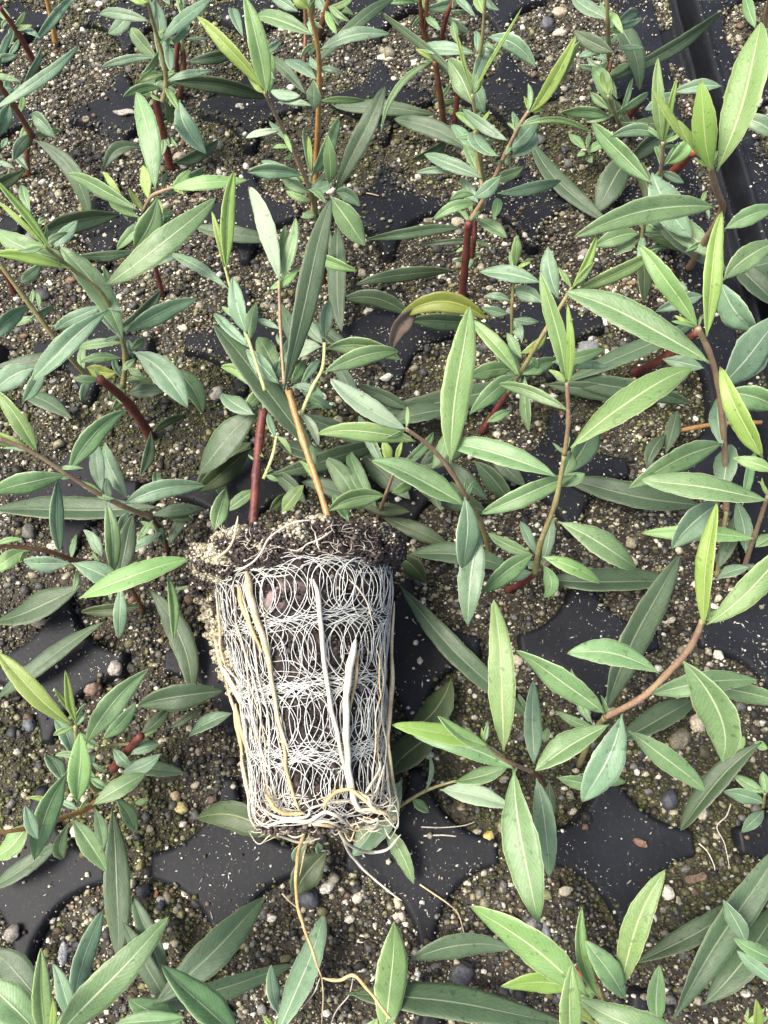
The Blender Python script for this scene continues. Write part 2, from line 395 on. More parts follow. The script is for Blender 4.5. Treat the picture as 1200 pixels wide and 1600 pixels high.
def scatter(kind, n_, smin, smax, p, power=1.8, sink=0.25):
    x, y = visible_area(n_); s = smin+(smax-smin)*rng.uniform(size=len(x))**power
    hs = soil_h(x, y); hd = deck_h(x, y); gx, gy = to_local(x, y)
    lim = np.where((gx > 3.9), 0.0, 0.0)
    over = smooth(.10, .17, y)*smooth(-.5, .6, fbm(x+7, y-3, .55))*.75+.30*np.exp(-np.clip(d_edge(x, y), 0, 1)/.012)+.03*smooth(.2, 1, fbm(x+1, y+9, .8))
    k = (hd < hs+s*0.5+0.0002) | ((rng.uniform(size=len(x)) < over*np.where(d_edge(x, y) < .035, 1, .12)) & (hd > -.002))
    k &= (gx < 4.38) | (gx > 4.62)
    x, y, s, hs = x[k], y[k], s[k], hs[k]
    pos = np.stack([x, y, np.maximum(hs+s*(rng.uniform(-.3, .7, len(s))), deck_h(x, y)+s*.3)], -1)
    return rocks(kind, pos, s, pal(len(x), p, x, y, 0 if smax > .0012 else 1))
V, F_, C_ = join([
    scatter('s', 340000, .00020, .00045, [10, 9, 8, 10, 8, 5, 13, 11, 8, 2], 1.2),
    scatter('m', 95000, .00035, .00090, [11, 10, 9, 11, 9, 6, 10, 8, 5, 3], 1.5),
    scatter('l', 13000, .0006, .0013, [15, 15, 12, 10, 8, 6, 9, 4, 4, 3], 1.9),
    scatter('l', 180, .0014, .0025, [14, 16, 12, 6, 6, 6, 2, 0, 2, 3], 2.0)])
tag(mesh_obj('gravel', V, F_, GM, smooth=False, col=C_), kind='stuff')
# flecks and crumbs lying on the plastic
x, y = visible_area(60000); hd = deck_h(x, y); gx, gy = to_local(x, y)
dens = rng.uniform(size=len(x)) < (0.22+0.78*smooth(-.1, .9, fbm(x, y, .6)))
k = (hd > -0.0012) & dens
x, y, hd = x[k], y[k], hd[k]; s = .00009+.00030*rng.uniform(size=len(x))**3.2
fl = rocks('s', np.stack([x, y, hd+s*.35], -1), s, np.array((.62, .58, .50))*rng.uniform(.3, 1.2, (len(x), 1)), long_=1+3*rng.uniform(size=len(x))**3)
x, y = visible_area(3000); hd = deck_h(x, y); k = hd > -0.001; x, y, hd = x[k], y[k], hd[k]; s = .00035+.0006*rng.uniform(size=len(x))**3
fl2 = rocks('m', np.stack([x, y, hd+s*.5], -1), s, pal(len(x), [2, 2, 2, 6, 6, 5, 5, 1, 2, 2]))
V, F_, C_ = join([fl, fl2])
tag(mesh_obj('soil_flecks', V, F_, GM, smooth=False, col=C_), kind='stuff')

# distinct bigger stones: px, py, width, height px, colour, label
STONES = [
 (512, 1388, 27, 25, (.62, .58, .48), 'round cream stone below the root plug'),
 (486, 1408, 36, 46, (.045, .05, .058), 'dark slate pebble beside the hanging tan root'),
 (98, 1487, 17, 42, (.62, .60, .55), 'oblong white stone in the lower left cell'),
 (227, 1393, 28, 24, (.05, .05, .055), 'dark pebble beside the small white and orange stones'),
 (250, 1409, 15, 17, (.72, .68, .60), 'small white ball stone right of the dark pebble'),
 (245, 1396, 10, 13, (.42, .20, .08), 'tiny orange stone touching the small white ball stone'),
 (1045, 1399, 20, 32, (.66, .60, .45), 'cream stone under the tip of a light green leaf'),
 (1065, 1157, 44, 42, (.20, .18, .115), 'olive brown angular rock under the curving pink stem'),
 (1090, 1131, 26, 32, (.52, .45, .32), 'cream stone next to the olive brown rock'),
 (1048, 1252, 32, 36, (.05, .055, .065), 'shiny dark grey pebble right of the middle star island'),
 (1097, 1269, 18, 24, (.56, .50, .36), 'pale stone right of the shiny dark grey pebble'),
 (855, 1455, 17, 34, (.13, .14, .16), 'blue grey wedge shaped stone by a leaf tip'),
 (832, 1445, 24, 24, (.17, .155, .15), 'grey stone left of the blue grey wedge stone'),
 (875, 53, 24, 16, (.58, .52, .40), 'pale stone under the dark grey pebble at the top'),
 (853, 38, 26, 26, (.10, .10, .11), 'dark grey round pebble above a pale stone at the top'),
 (872, 20, 32, 20, (.42, .35, .25), 'tan stone at the top edge beside a dark pebble'),
 (1182, 161, 20, 28, (.70, .64, .52), 'white stone in the neighbouring tray'),
 (606, 90, 34, 17, (.66, .60, .46), 'wide cream stone near the top between two plants'),
 (916, 398, 24, 20, (.32, .28, .24), 'greyish tan stone in the cell under the long leaf'),
 (920, 545, 44, 30, (.22, .225, .225), 'light grey stone behind the tall folded leaf'),
 (718, 1520, 48, 38, (.085, .085, .09), 'large dark stone between two long dark leaves'),
 (22, 1460, 30, 30, (.22, .20, .17), 'grey brown stone at the left edge'),
 (145, 1072, 38, 40, (.22, .15, .11), 'reddish brown stone beside the left star island'),
 (180, 1048, 24, 34, (.32, .29, .25), 'pale grey stone next to the reddish brown stone'),
 (48, 1132, 26, 28, (.10, .115, .125), 'blue grey pebble at the left under a yellow leaf'),
 (275, 1245, 18, 18, (.42, .31, .19), 'smooth tan pebble left of the root plug'),
 (560, 1404, 20, 20, (.56, .50, .38), 'cream stone at the end of the thin white root'),
 (622, 1411, 15, 22, (.50, .43, .30), 'tan pebble just past the thin white root end'),
 (625, 1433, 24, 15, (.55, .45, .36), 'flat pinkish stone below the thin white root'),
 (545, 1436, 20, 15, (.58, .52, .42), 'cream crumbly stone in the cell below the plug'),
 (765, 1308, 22, 20, (.50, .38, .12), 'yellow stone cluster piece in the cell right of the plug'),
 (285, 1262, 30, 22, (.46, .40, .17), 'mossy yellow stone left of the olive leaf'),
 (12, 208, 16, 18, (.6, .58, .52), 'pale stone at the upper left edge'),
 (412, 201, 18, 14, (.50, .44, .34), 'beige pebble beside the thin pink shoot'),
 (288, 515, 18, 18, (.58, .52, .38), 'cream stone right of the big mottled leaf'),
 (338, 616, 22, 28, (.50, .46, .34), 'pale stone left of the dark red stem'),
 (575, 487, 22, 14, (.70, .64, .50), 'bright cream stone near the withering leaf'),
 (985, 880, 30, 30, (.46, .38, .26), 'tan rock in the cell under the crossing dark leaves'),
 (1046, 968, 28, 14, (.52, .46, .34), 'flat cream stone above the pink stem'),
]
def stone(px, py, w, h, c, lab):
    p = at(px, py, 0); hs = float(soil_h(np.array([p.x]), np.array([p.y]))[0]); hd = float(deck_h(np.array([p.x]), np.array([p.y]))[0])
    z = max(hs, hd if hd > -0.002 else hs); s = pxsize(p); a, bb = w*s/2, h*s/2; cc = min(a, bb)*0.8
    p = at(px, py, z+cc*0.45)
    v = LIB['x'][0][random.randrange(10)].copy(); v /= np.abs(v).max(0)
    v = v*np.array([a, bb, cc]) + np.array(p)
    o = mesh_obj('stone', v, LIB['x'][1], GM, smooth=False, col=np.tile(np.array(c), (len(v), 1)))
    o.data.polygons.foreach_set('use_smooth', np.ones(len(o.data.polygons), dtype=bool))
    tag(o, lab, 'stone', 'larger stones lying on the potting grit')
for s_ in STONES: stone(*s_)

# ------------------------------------------------------------------ tubes, leaves
def spline(pts, rad, sub=6):
    P = [np.array(p, float) for p in pts]; out, ro = [], []
    n_ = len(P)
    for i in range(n_-1):
        p0 = P[max(i-1, 0)]; p1 = P[i]; p2 = P[i+1]; p3 = P[min(i+2, n_-1)]
        for k in range(sub):
            t = k/sub
            out.append(0.5*((2*p1)+(-p0+p2)*t+(2*p0-5*p1+4*p2-p3)*t*t+(-p0+3*p1-3*p2+p3)*t**3))
            ro.append(rad[i]*(1-t)+rad[i+1]*t)
    out.append(P[-1]); ro.append(rad[-1])
    return np.array(out), np.array(ro)
def tube(path, rad, k=8, taper_end=False):
    n_ = len(path); T = np.gradient(path, axis=0); T /= np.linalg.norm(T, axis=1)[:, None]+1e-12
    ref = np.array((0, 0, 1.0)) if abs(T[0][2]) < 0.9 else np.array((1.0, 0, 0))
    N = np.cross(T[0], ref); N /= np.linalg.norm(N); vs = []
    ang = np.arange(k)/k*2*np.pi
    for i in range(n_):
        N = N-T[i]*(N@T[i]); N /= np.linalg.norm(N)+1e-12; B = np.cross(T[i], N)
        vs.append(path[i]+rad[i]*(np.cos(ang)[:, None]*N+np.sin(ang)[:, None]*B))
    vs = np.concatenate(vs)
    i = np.arange(n_-1)[:, None]*k; j = np.arange(k)[None]; j2 = (j+1) % k
    F = np.stack([i+j, i+j2, i+k+j2, i+k+j], -1).reshape(-1, 4)
    # caps
    a = len(vs); vs = np.concatenate([vs, path[:1]-T[0]*rad[0]*.3, path[-1:]+T[-1]*rad[-1]*.5])
    jj = np.arange(k); jn = (jj+1) % k
    c1 = np.stack([np.full(k, a), jn, jj, jj], 1); c2 = np.stack([np.full(k, a+1), (n_-1)*k+jj, (n_-1)*k+jn, (n_-1)*k+jn], 1)
    tri = [list(q[:3]) for q in c1]+[list(q[:3]) for q in c2]
    return vs, F.tolist()+tri
def make_leaf(parent, B, T, wm, kind, bend=0, arch=0.0, roll=None, fold=None, seed=0, shape=None):
    """B, T world points of base and tip; wm width in metres; bend in metres towards the picture's side; arch lifts the middle."""
    r = random.Random(seed)
    B = np.array(B); T = np.array(T); L = np.linalg.norm(T-B)
    mid = (B+T)/2; vd = np.array(CAM)-mid; vd /= np.linalg.norm(vd)
    dirv = (T-B)/L; side = np.cross(dirv, vd); side /= np.linalg.norm(side)
    up = np.cross(side, dirv)
    roll = r.uniform(-.6, .6) if roll is None else roll
    fold = r.uniform(-.1, .45) if fold is None else fold
    tw = r.uniform(-.9, .9)
    n_, k = 26, 9
    M = mid+side*bend*1.0+up*arch
    s = np.linspace(0, 1, n_)[:, None]
    C = (1-s)**2*B+2*s*(1-s)*(2*M-(B+T)/2)+s**2*T
    wob = r.uniform(0, 6.28); C = C+side*(0.010*L*np.sin(s*6.5+wob)*s)+up*(0.012*L*np.sin(s*8+wob*2)*s)
    C = C-up*(L*r.choice([0, .04, .08, .13])*np.clip(s-.45, 0, 1)**2*3.3)
    TT = np.gradient(C, axis=0); TT /= np.linalg.norm(TT, axis=1)[:, None]
    s = s[:, 0]
    pk = shape if shape else r.uniform(.42, .56)
    q = np.where(s < pk, s/pk, (1-s)/(1-pk))
    pw = 0.80 if L < wm*4.2 else 0.66
    f = np.where(s < pk, np.sin(q*np.pi/2)**(pw+.22), (np.sin(q*np.pi/2))**pw)
    pet = 0.035
    f = np.clip(f, 0, 1); f = np.where(s < .06, np.maximum(f*(s/.06)**.8, 0.07), f)
    vs, uv = [], []
    us = np.linspace(-1, 1, k)
    for side_i in (0, 1):
        for i in range(n_):
            t = TT[i]; S = np.cross(t, up); S /= np.linalg.norm(S); N = np.cross(S, t)
            a = roll+tw*(s[i]-.4)
            S2 = S*math.cos(a)+N*math.sin(a); N2 = -S*math.sin(a)+N*math.cos(a)
            comp = 1/max(.75, math.cos(a))
            w = wm/2*f[i]*comp
            for u in us:
                e = 1.0
                if abs(u) > .99: e = 1+0.022*math.sin(s[i]*31+wob*3+u*2)+0.022*math.sin(s[i]*57+wob*5+u)
                ww = w*u*e
                lift = fold*abs(ww)*(1.0-0.25*abs(u)) + 0.05*w*math.sin(s[i]*13+wob+u*1.8)*abs(u)
                th = 0.00013*(1 if side_i == 0 else -1)*(1-abs(u)**6*.85)
                rib = -0.00012 if abs(u) < .01 else 0
                if side_i == 1: rib = -0.0003*(1-s[i]) if abs(u) < .01 else 0
                vs.append(C[i]+S2*ww+N2*(lift+th+rib)); uv.append((.5+u/2, s[i]))
    F = []; fm = []; o2 = n_*k
    for i in range(n_-1):
        for j in range(k-1):
            a = i*k+j
            F.append([a, a+1, a+k+1, a+k]); fm.append(0)
            F.append([o2+a, o2+a+k, o2+a+k+1, o2+a+1]); fm.append(1)
        for j in (0, k-1):
            a = i*k+j
            F.append([a, a+k, o2+a+k, o2+a] if j == 0 else [a, o2+a, o2+a+k, a+k]); fm.append(0)
    for i in (0, n_-1):
        for j in range(k-1):
            a = i*k+j; F.append([a, o2+a, o2+a+1, a+1] if i == 0 else [a, a+1, o2+a+1, o2+a]); fm.append(0)
    top = LM[kind]; und = LM['u'] if kind not in 'xw' else LM[kind]
    return mesh_obj('leaf', np.array(vs), np.array(F), [top, und], parent, uv=np.array(uv), fmat=fm)

GRP = 'willow-like seedlings growing in the tray cells'
ALLP = []
class Plant:
    def __init__(s, base, label, name='seedling', group=GRP, stemh=None, Bh=-0.002):
        b = at(base[0], base[1], Bh) if len(base) == 2 else at(base[0], base[1], base[2]/1000)
        ALLP.append(s); s.base = b; s.root = empty(name, b); tag(s.root, label, 'seedling', group); s.pts = []; s.k = 0; s.ends = []
    def hauto(s, px, py):
        g = at(px, py, 0); r2 = g.x*g.x+g.y*g.y; return min(.092, max(.003, HC*(1-(g.x*s.base.x+g.y*s.base.y)/max(r2, 1e-6))))
    def stem(s, kind, w0, w1, pts, dark=None):
        H = []; P3 = []
        for i, p in enumerate(pts):
            h = p[2]/1000 if len(p) > 2 else s.hauto(p[0], p[1])
            P3.append(at(p[0], p[1], h)); s.pts.append((p[0], p[1], h))
        if s.pts[-1][2] > .024: s.ends.append((s.pts[-1], s.pts[-2]))
        n_ = len(pts)
        for a, b_ in zip(range(n_-1), range(1, n_)):
            for t in (.25, .5, .75):
                pa, pb = s.pts[len(s.pts)-n_+a], s.pts[len(s.pts)-n_+b_]
                s.pts.append(tuple(pa[i]*(1-t)+pb[i]*t for i in range(3)))
        rad = [(w0+(w1-w0)*i/max(1, n_-1))*.45*pxsize(p) for i, p in enumerate(P3)]
        path, rd = spline(P3, rad)
        # swollen nodes and slight irregularity
        rd = rd*(1+0.06*np.sin(np.arange(len(rd))*1.9+w0)+0.16*(np.arange(len(rd)) % 6 == 0)+0.06*(np.arange(len(rd)) % 6 == 1))
        v, f = tube(path, rd, 10)
        return mesh_obj('stem', v, f, SM[kind], s.root)
    def hat(s, px, py):
        return min(s.pts, key=lambda q: (q[0]-px)**2+(q[1]-py)**2)
    def leaf(s, bx, by, tx, ty, w, kind='g', bend=0, hb=None, ht=None, arch=None, fold=None, roll=None, label=None):
        s.k += 1; seed = int(bx*7+by*13+tx*3+ty)
        r = random.Random(seed)
        if hb is None:
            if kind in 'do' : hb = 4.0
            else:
                q = s.hat(bx, by); hb = q[2]*1000 if s.pts else 20
        Lp = math.hypot(tx-bx, ty-by)
        B = at(bx, by, hb/1000); mm = pxsize(B)*1000
        if ht is None:
            if kind in 'do': ht = hb+r.uniform(-1, 1.5)
            elif kind == 'y': ht = hb+Lp*mm*r.uniform(.15, .40)
            else: ht = hb+Lp*mm*r.uniform(-.22, .16)
            ht = max(2.5, ht)
        T = at(tx, ty, ht/1000); wm = w*pxsize((B+T)/2)*0.87
        if arch is None: arch = Lp*mm*r.uniform(.02, .10)
        o = make_leaf(s.root, B, T, wm, kind, bend=bend*pxsize((B+T)/2), arch=arch/1000, fold=fold, roll=roll, seed=seed)
        if label: o['label'] = label
        return o
    def sprigs(s, n_, seed, lmin=22, lmax=58, kinds='gbgl'):
        r = random.Random(seed); c = [q for q in s.pts if q[2] > .008]
        for i in range(n_):
            q = r.choice(c); an = r.uniform(0, 6.28); L_ = r.uniform(lmin, lmax)
            s.leaf(q[0], q[1], q[0]+L_*math.cos(an), q[1]+L_*math.sin(an)*.85-4, L_*r.uniform(.22, .32), r.choice(kinds), L_*r.uniform(-.12, .12), hb=q[2]*1000-r.uniform(0, 4))
    def tips(s, seed):
        r = random.Random(seed)
        for (a, b) in s.ends:
            an = math.atan2(a[1]-b[1], a[0]-b[0])
            for k in range(3):
                t = an+r.uniform(-1.1, 1.1); L_ = r.uniform(20, 44); h = a[2]*1000
                s.leaf(a[0], a[1], a[0]+L_*math.cos(t), a[1]+L_*math.sin(t), L_*r.uniform(.20, .28), r.choice('ylgg'), L_*r.uniform(-.1, .1), hb=h-.5, ht=h+L_*.15*r.uniform(.1, .6)-1)
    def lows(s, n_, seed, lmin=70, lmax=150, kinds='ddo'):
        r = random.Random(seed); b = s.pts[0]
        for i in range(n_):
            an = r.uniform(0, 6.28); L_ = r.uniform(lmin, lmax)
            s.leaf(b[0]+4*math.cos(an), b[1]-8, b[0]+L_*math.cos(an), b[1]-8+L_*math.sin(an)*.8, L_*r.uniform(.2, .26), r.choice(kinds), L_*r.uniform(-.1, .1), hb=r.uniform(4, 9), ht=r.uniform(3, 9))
    def leaves(s, rows):
        for r_ in rows:
            kw = r_[-1] if isinstance(r_[-1], dict) else {}
            a = r_[:-1] if kw else r_
            s.leaf(*a, **kw)
# ------------------------------------------------------------------ the seedlings, back to front
D = dict
# top left corner
p = Plant((62, 112), 'seedling with a dark red slanting stem in the upper left corner')
p.stem('R', 11, 7, [(62, 112, -2), (28, 52), (0, 12)])
p.leaves([(50, 72, 122, -8, 16, 'b', -3), (34, 40, 60, 58, 12, 'b'), (35, 134, 66, 72, 11, 'b', 3, D(hb=20))])
p = Plant((87, 66), 'small brown stem standing upright at the top left edge')
p.stem('t', 10, 7, [(87, 66, -2), (80, 28), (70, -14)])
p.leaves([(74, 0, 100, -14, 12, 'b')])
p = Plant((44, 272), 'seedling at the upper left edge with a dark stem and long pale leaf')
p.stem('k', 9, 10, [(44, 272, -2), (42, 235), (50, 212)]); p.stem('k', 11, 9, [(50, 212), (18, 160), (-12, 118)])
p.leaves([(-12, 172, 124, 72, 19, 'b', 4, D(hb=34, ht=42)), (-6, 104, 21, 40, 12, 'b', 0, D(hb=30)), (-14, 96, 26, 86, 14, 'b', 0, D(hb=30)),
 (48, 178, 87, 215, 25, 'b', -3), (50, 208, 20, 252, 20, 'b', 3), (15, 163, 0, 208, 22, 'b'), (22, 240, 42, 262, 14, 'b'), (5, 245, -14, 232, 12, 'g'), (-5, 250, 20, 262, 10, 'b'),
 (52, 218, 138, 338, 30, 'd', -20, D(hb=16, ht=4)), (30, 220, 50, 190, 12, 'g'), (2, 232, 12, 215, 10, 'b')])
# plant with the red stem, upper left
p = Plant((267, 262), 'seedling with dark red stem in the upper left, leaves spreading above bare tray island')
p.stem('R', 14, 12, [(267, 262, -2), (256, 215), (243, 152)]); p.stem('n', 9, 6, [(254, 158, 30), (259, 135, 34), (257, 100, 42), (243, 48, 52), (230, 2, 62)])
p.leaves([(232, 4, 200, -8, 18, 'y'), (234, 34, 148, 22, 19, 'b', 5), (247, 92, 199, 35, 24, 'g', -4), (246, 91, 157, 107, 14, 'b', 6), (254, 138, 193, 152, 17, 'g', 6),
 (262, 126, 332, 110, 13, 'b', -2), (250, 68, 330, -2, 22, 'b', -4), (262, 72, 298, 36, 12, 'b', 3), (257, 118, 243, -12, 24, 'b', 0, D(hb=26, ht=30)), (208, 14, 168, 54, 24, 'b', -3, D(hb=30, ht=22)),
 (264, 70, 266, 112, 18, 'b'), (258, 150, 270, 198, 16, 'g', 0, D(hb=30, ht=12)), (262, 128, 420, 152, 27, 'd', -7, D(hb=14, ht=5)), (292, 96, 372, 78, 20, 'd', 3), (266, 8, 250, -14, 14, 'b')])
p = Plant((283, 152), 'short seedling with twin red stems and a yellow green shoot at the top left')
p.stem('k', 10, 9, [(281, 152, -2), (287, 100), (285, 78)]); p.stem('R', 8, 8, [(276, 128, 0), (276, 90), (278, 66)]); p.stem('y', 6, 5, [(284, 80), (284, 40), (281, -6)])
p.leaves([(281, 156, 321, 238, 36, 'b', 10, D(hb=14, ht=6)), (290, 62, 326, 60, 6, 'b')])
p = Plant((500, 440), 'seedling behind the uprooted one, dark red stem and yellow green top', )
# the one between, thin red stem at 240,440
p.stem('R', 9, 8, [(505, 442, -2), (508, 400), (511, 362)])
p.leaves([(528, 350, 534, 520, 34, 'd', 4, D(hb=10, ht=4)), (530, 470, 640, 492, 30, 'd', -14, D(hb=6, ht=4)), (470, 400, 556, 424, 22, 'l', -4, D(hb=26, ht=30))])
p = Plant((254, 460), 'upper left seedling with one upright mottled leaf over a thin red stem')
p.stem('R', 9, 7, [(254, 460, -2), (241, 410), (232, 372)]); p.stem('p', 6, 6, [(224, 330, 44), (238, 306, 50), (270, 293, 54)]); p.stem('n', 8, 7, [(232, 372, 25), (226, 350, 36), (224, 330, 44)])
p.leaves([(300, 352, 430, 372, 28, 'd', 4), (120, 400, 208, 394, 18, 'd', 3), (56, 368, 186, 334, 36, 'd', -5),
 (243, 297, 213, 140, 38, 'g', 5, D(hb=52, ht=62)), (232, 312, 223, 257, 20, 'y', 0), (215, 328, 107, 273, 26, 'g', 3, D(hb=50, ht=46)), (218, 340, 165, 312, 18, 'l', 0, D(hb=46, ht=42)),
 (190, 306, 158, 266, 12, 'y', 0, D(hb=50)), (252, 308, 322, 260, 18, 'b', 2), (266, 294, 385, 281, 24, 'l', -2, D(hb=54, ht=56)), (268, 294, 300, 265, 16, 'l'), (245, 309, 208, 388, 42, 'g', -8, D(hb=54, ht=44)),
 (232, 345, 182, 392, 20, 'g', 3, D(hb=36, ht=30)), (258, 335, 232, 374, 20, 'g', 0, D(hb=40, ht=32)), (200, 345, 176, 300, 12, 'g'), (225, 232, 162, 264, 22, 'd', 14, D(hb=8)), (250, 350, 270, 330, 14, 'g')])
# top centre
p = Plant((490, 330), 'seedling at the top centre left with a pink shoot carrying two tall bright leaves')
p.stem('t', 11, 7, [(490, 336, -2), (495, 238), (499, 130), (496, 70), (482, 12)]); p.stem('p', 8, 6, [(483, 292, 30), (470, 262, 38), (441, 200, 52), (414, 145, 66)]); p.stem('n', 9, 8, [(494, 338, 5), (489, 312, 22), (483, 292, 30)])
p.leaves([(480, 110, 626, -14, 22, 'd', -4, D(hb=24, ht=30)), (478, 148, 414, 84, 20, 'd', 4, D(hb=12)), (416, 148, 380, -6, 36, 'l', 6, D(hb=66, ht=84)), (413, 140, 306, 26, 24, 'y', 4, D(hb=66, ht=76)), (420, 150, 418, 70, 18, 'l', 4),
 (490, 56, 396, 26, 26, 'g', 6), (484, 14, 452, -12, 20, 'y'), (500, 78, 609, 52, 22, 'b', -8), (495, 125, 444, 92, 20, 'b', 4), (491, 172, 490, 125, 26, 'b', 0, D(hb=56, ht=64)), (500, 158, 572, 158, 12, 'l', -2),
 (488, 166, 432, 160, 12, 'b', 4), (440, 203, 384, 216, 12, 'u', 2), (474, 275, 386, 270, 26, 'b', 6), (470, 284, 404, 250, 18, 'b', 3), (486, 302, 438, 272, 22, 'g', -3), (486, 276, 533, 178, 24, 'g', 4),
 (484, 270, 475, 200, 12, 'g'), (487, 270, 482, 212, 9, 'y'), (514, 288, 511, 214, 26, 'g', 4, D(hb=34, ht=50)), (478, 292, 519, 284, 22, 'b', 6), (524, 300, 562, 322, 24, 'b', -6, D(hb=28)), (516, 306, 571, 384, 42, 'g', 0, D(hb=34, ht=24)),
 (523, 302, 603, 135, 34, 'd', 0, D(hb=22, ht=44)), (430, 125, 408, 98, 14, 'b'), (420, 140, 470, 150, 18, 'b', 3, D(hb=40)), (500, 330, 470, 340, 14, 'g'), (395, 90, 440, 60, 14, 'b', 4, D(hb=25)), (380, 58, 358, 4, 18, 'b', 0, D(hb=12))])
p = Plant((497, 58), 'brown stemmed seedling cut by the top edge left of centre')
p.stem('k', 11, 9, [(497, 58, -2), (507, 25), (517, -12)]); p.stem('k', 7, 6, [(472, 122, -1), (477, 60), (476, 0)])
p.leaves([(466, 18, 420, -10, 20, 'b', 0), (508, 20, 495, -10, 20, 'b')])
# centre top right
p = Plant((702, 220), 'top centre seedling with several dark red stems and two thread thin yellow leaves')
p.stem('R', 10, 8, [(706, 222, -2), (712, 180), (716, 138)]); p.stem('k', 12, 9, [(696, 215, -2), (688, 150), (680, 96)]); p.stem('n', 7, 6, [(755, 285, 22), (746, 205, 40), (738, 148, 52)])
p.stem('n', 7, 5, [(738, 126, 20), (752, 72, 34), (758, -8, 50)])
p.leaves([(684, 180, 520, 164, 25, 'd', 3), (740, 240, 614, 186, 30, 'd', 10, D(hb=8)), (588, 16, 730, 138, 14, 'd', -4, D(hb=26, ht=34)), (679, 96, 598, 204, 12, 'g', 20, D(hb=20, ht=14)),
 (738, 146, 710, 46, 8, 'y', 0, D(hb=52, ht=64)), (739, 148, 816, 12, 7, 'y', -2, D(hb=52, ht=70)), (739, 165, 700, 90, 38, 'g', 3, D(hb=46, ht=52)), (742, 116, 757, 176, 28, 'b', 4, D(hb=38, ht=30)), (742, 84, 652, 76, 22, 'b', 3, D(hb=34)),
 (762, 58, 837, 104, 28, 'b', -10, D(hb=40)), (752, 66, 775, 95, 22, 'b', 0, D(hb=30)), (757, 24, 744, -10, 20, 'l'), (738, 135, 765, 62, 24, 'b', 0, D(hb=30, ht=28)), (714, 68, 706, 30, 14, 'g', 0, D(hb=22))])
p = Plant((664, 66), 'reddish stemmed seedling touching the top edge right of centre')
p.stem('k', 9, 7, [(668, 66, -2), (660, 40), (656, -4)]); p.stem('R', 8, 7, [(690, 62, -2), (698, 25), (712, -6)]); p.stem('k', 7, 7, [(660, 62, -2), (664, 40), (668, -4)])
p.leaves([(655, 4, 608, 6, 12, 'g', 3), (660, 14, 730, -8, 18, 'b', 5), (672, 20, 650, -8, 14, 'y')])
p = Plant((722, 462), 'seedling on a straight dark red stem in open grit, its shoot tilting upper right')
p.stem('R', 14, 12, [(722, 462, -2), (728, 402), (732, 348)]); p.stem('R', 9, 8, [(737, 400, 8), (741, 372, 16), (742, 346, 20)]); p.stem('p', 9, 6, [(734, 346, 24), (762, 300, 36), (790, 240, 50), (812, 196, 60), (826, 174, 64)]); p.stem('n', 8, 7, [(738, 336, 25), (756, 318, 30), (748, 262, 36), (742, 205, 46)])
p.leaves([(722, 356, 574, 376, 20, 'd', 4, D(hb=8)), (765, 378, 640, 384, 10, 'd', 3), (712, 424, 556, 446, 24, 'd', 6),
 (828, 176, 899, 54, 24, 'y', 8, D(hb=64, ht=84, fold=.5)), (826, 178, 905, 68, 22, 'l', 3, D(hb=63, ht=82, fold=-.3)), (806, 200, 926, 206, 10, 'l', -14, D(hb=60, ht=60)), (790, 238, 846, 176, 30, 'b', 3, D(hb=48, ht=52)), (798, 246, 838, 204, 28, 'b', 6, D(hb=46, ht=46)),
 (794, 220, 722, 168, 20, 'b', -4), (779, 244, 735, 196, 24, 'b', -10, D(hb=52, ht=46)), (755, 279, 662, 242, 24, 'b', 2), (757, 284, 818, 260, 19, 'g', 4), (783, 274, 741, 309, 26, 'b', -3, D(hb=46, ht=42)),
 (777, 302, 882, 280, 22, 'b', 4), (744, 318, 678, 342, 19, 'g', 6), (745, 342, 791, 371, 22, 'g', -2), (748, 272, 726, 224, 18, 'g', 0), (748, 262, 648, 271, 14, 'b', 2, D(hb=30)), (742, 306, 704, 313, 14, 'g', 6), (748, 318, 718, 278, 20, 'b', 0),
 (770, 345, 776, 306, 18, 'g', 4, D(hb=20)), (752, 240, 700, 188, 20, 'b', 0, D(hb=30))])
# upper right cluster
p = Plant((930, 150), 'slender seedling in the upper right beside bare black tray, thin brown stem')
p.stem('k', 9, 7, [(936, 148, -2), (950, 108), (952, 82)]); p.stem('n', 8, 6, [(952, 86, 22), (950, 40, 36), (948, -6, 46)])
p.leaves([(940, 20, 1000, 140, 32, 'd', -16, D(hb=20, ht=8)), (943, 130, 1140, 14, 24, 'd', 6, D(hb=8, ht=12)), (960, 82, 897, 47, 26, 'd', -3, D(hb=40, ht=40)), (955, 46, 1003, 14, 18, 'b', -3), (956, 44, 1003, 28, 12, 'b', 3, D(hb=34)), (962, 76, 1006, 75, 10, 'b', -1),
 (952, 30, 892, -8, 22, 'b', -3), (942, 78, 904, 90, 13, 'b', 2), (948, 76, 939, 56, 10, 'b'), (946, 110, 942, 62, 12, 'b')])
p = Plant((962, 192), 'bushy little seedling with a red side stem near the right tray edge at the top')
p.stem('R', 13, 11, [(975, 200, -2), (985, 178), (1002, 156)]); p.stem('n', 7, 5, [(968, 200, 2), (966, 190, 12), (950, 150, 26)]); p.stem('k', 8, 7, [(940, 170, 0), (950, 120, 12), (955, 95, 16)])
p.leaves([(955, 165, 924, 98, 28, 'g', 3), (962, 176, 1022, 137, 14, 'g', 4), (953, 184, 877, 176, 20, 'g', 5), (964, 186, 945, 140, 14, 'g'), (966, 190, 990, 122, 10, 'g', 0), (952, 172, 922, 145, 14, 'g'), (1062, 214, 972, 262, 34, 'd', 14, D(hb=10)), (988, 240, 935, 328, 50, 'd', 4, D(hb=9, ht=4)),
 (828, 215, 946, 344, 30, 'd', 12), (950, 118, 986, 98, 12, 'l', 0, D(hb=14))])
p = Plant((918, 250), 'tiny rosette seedling of pointed leaves in the upper right grit')
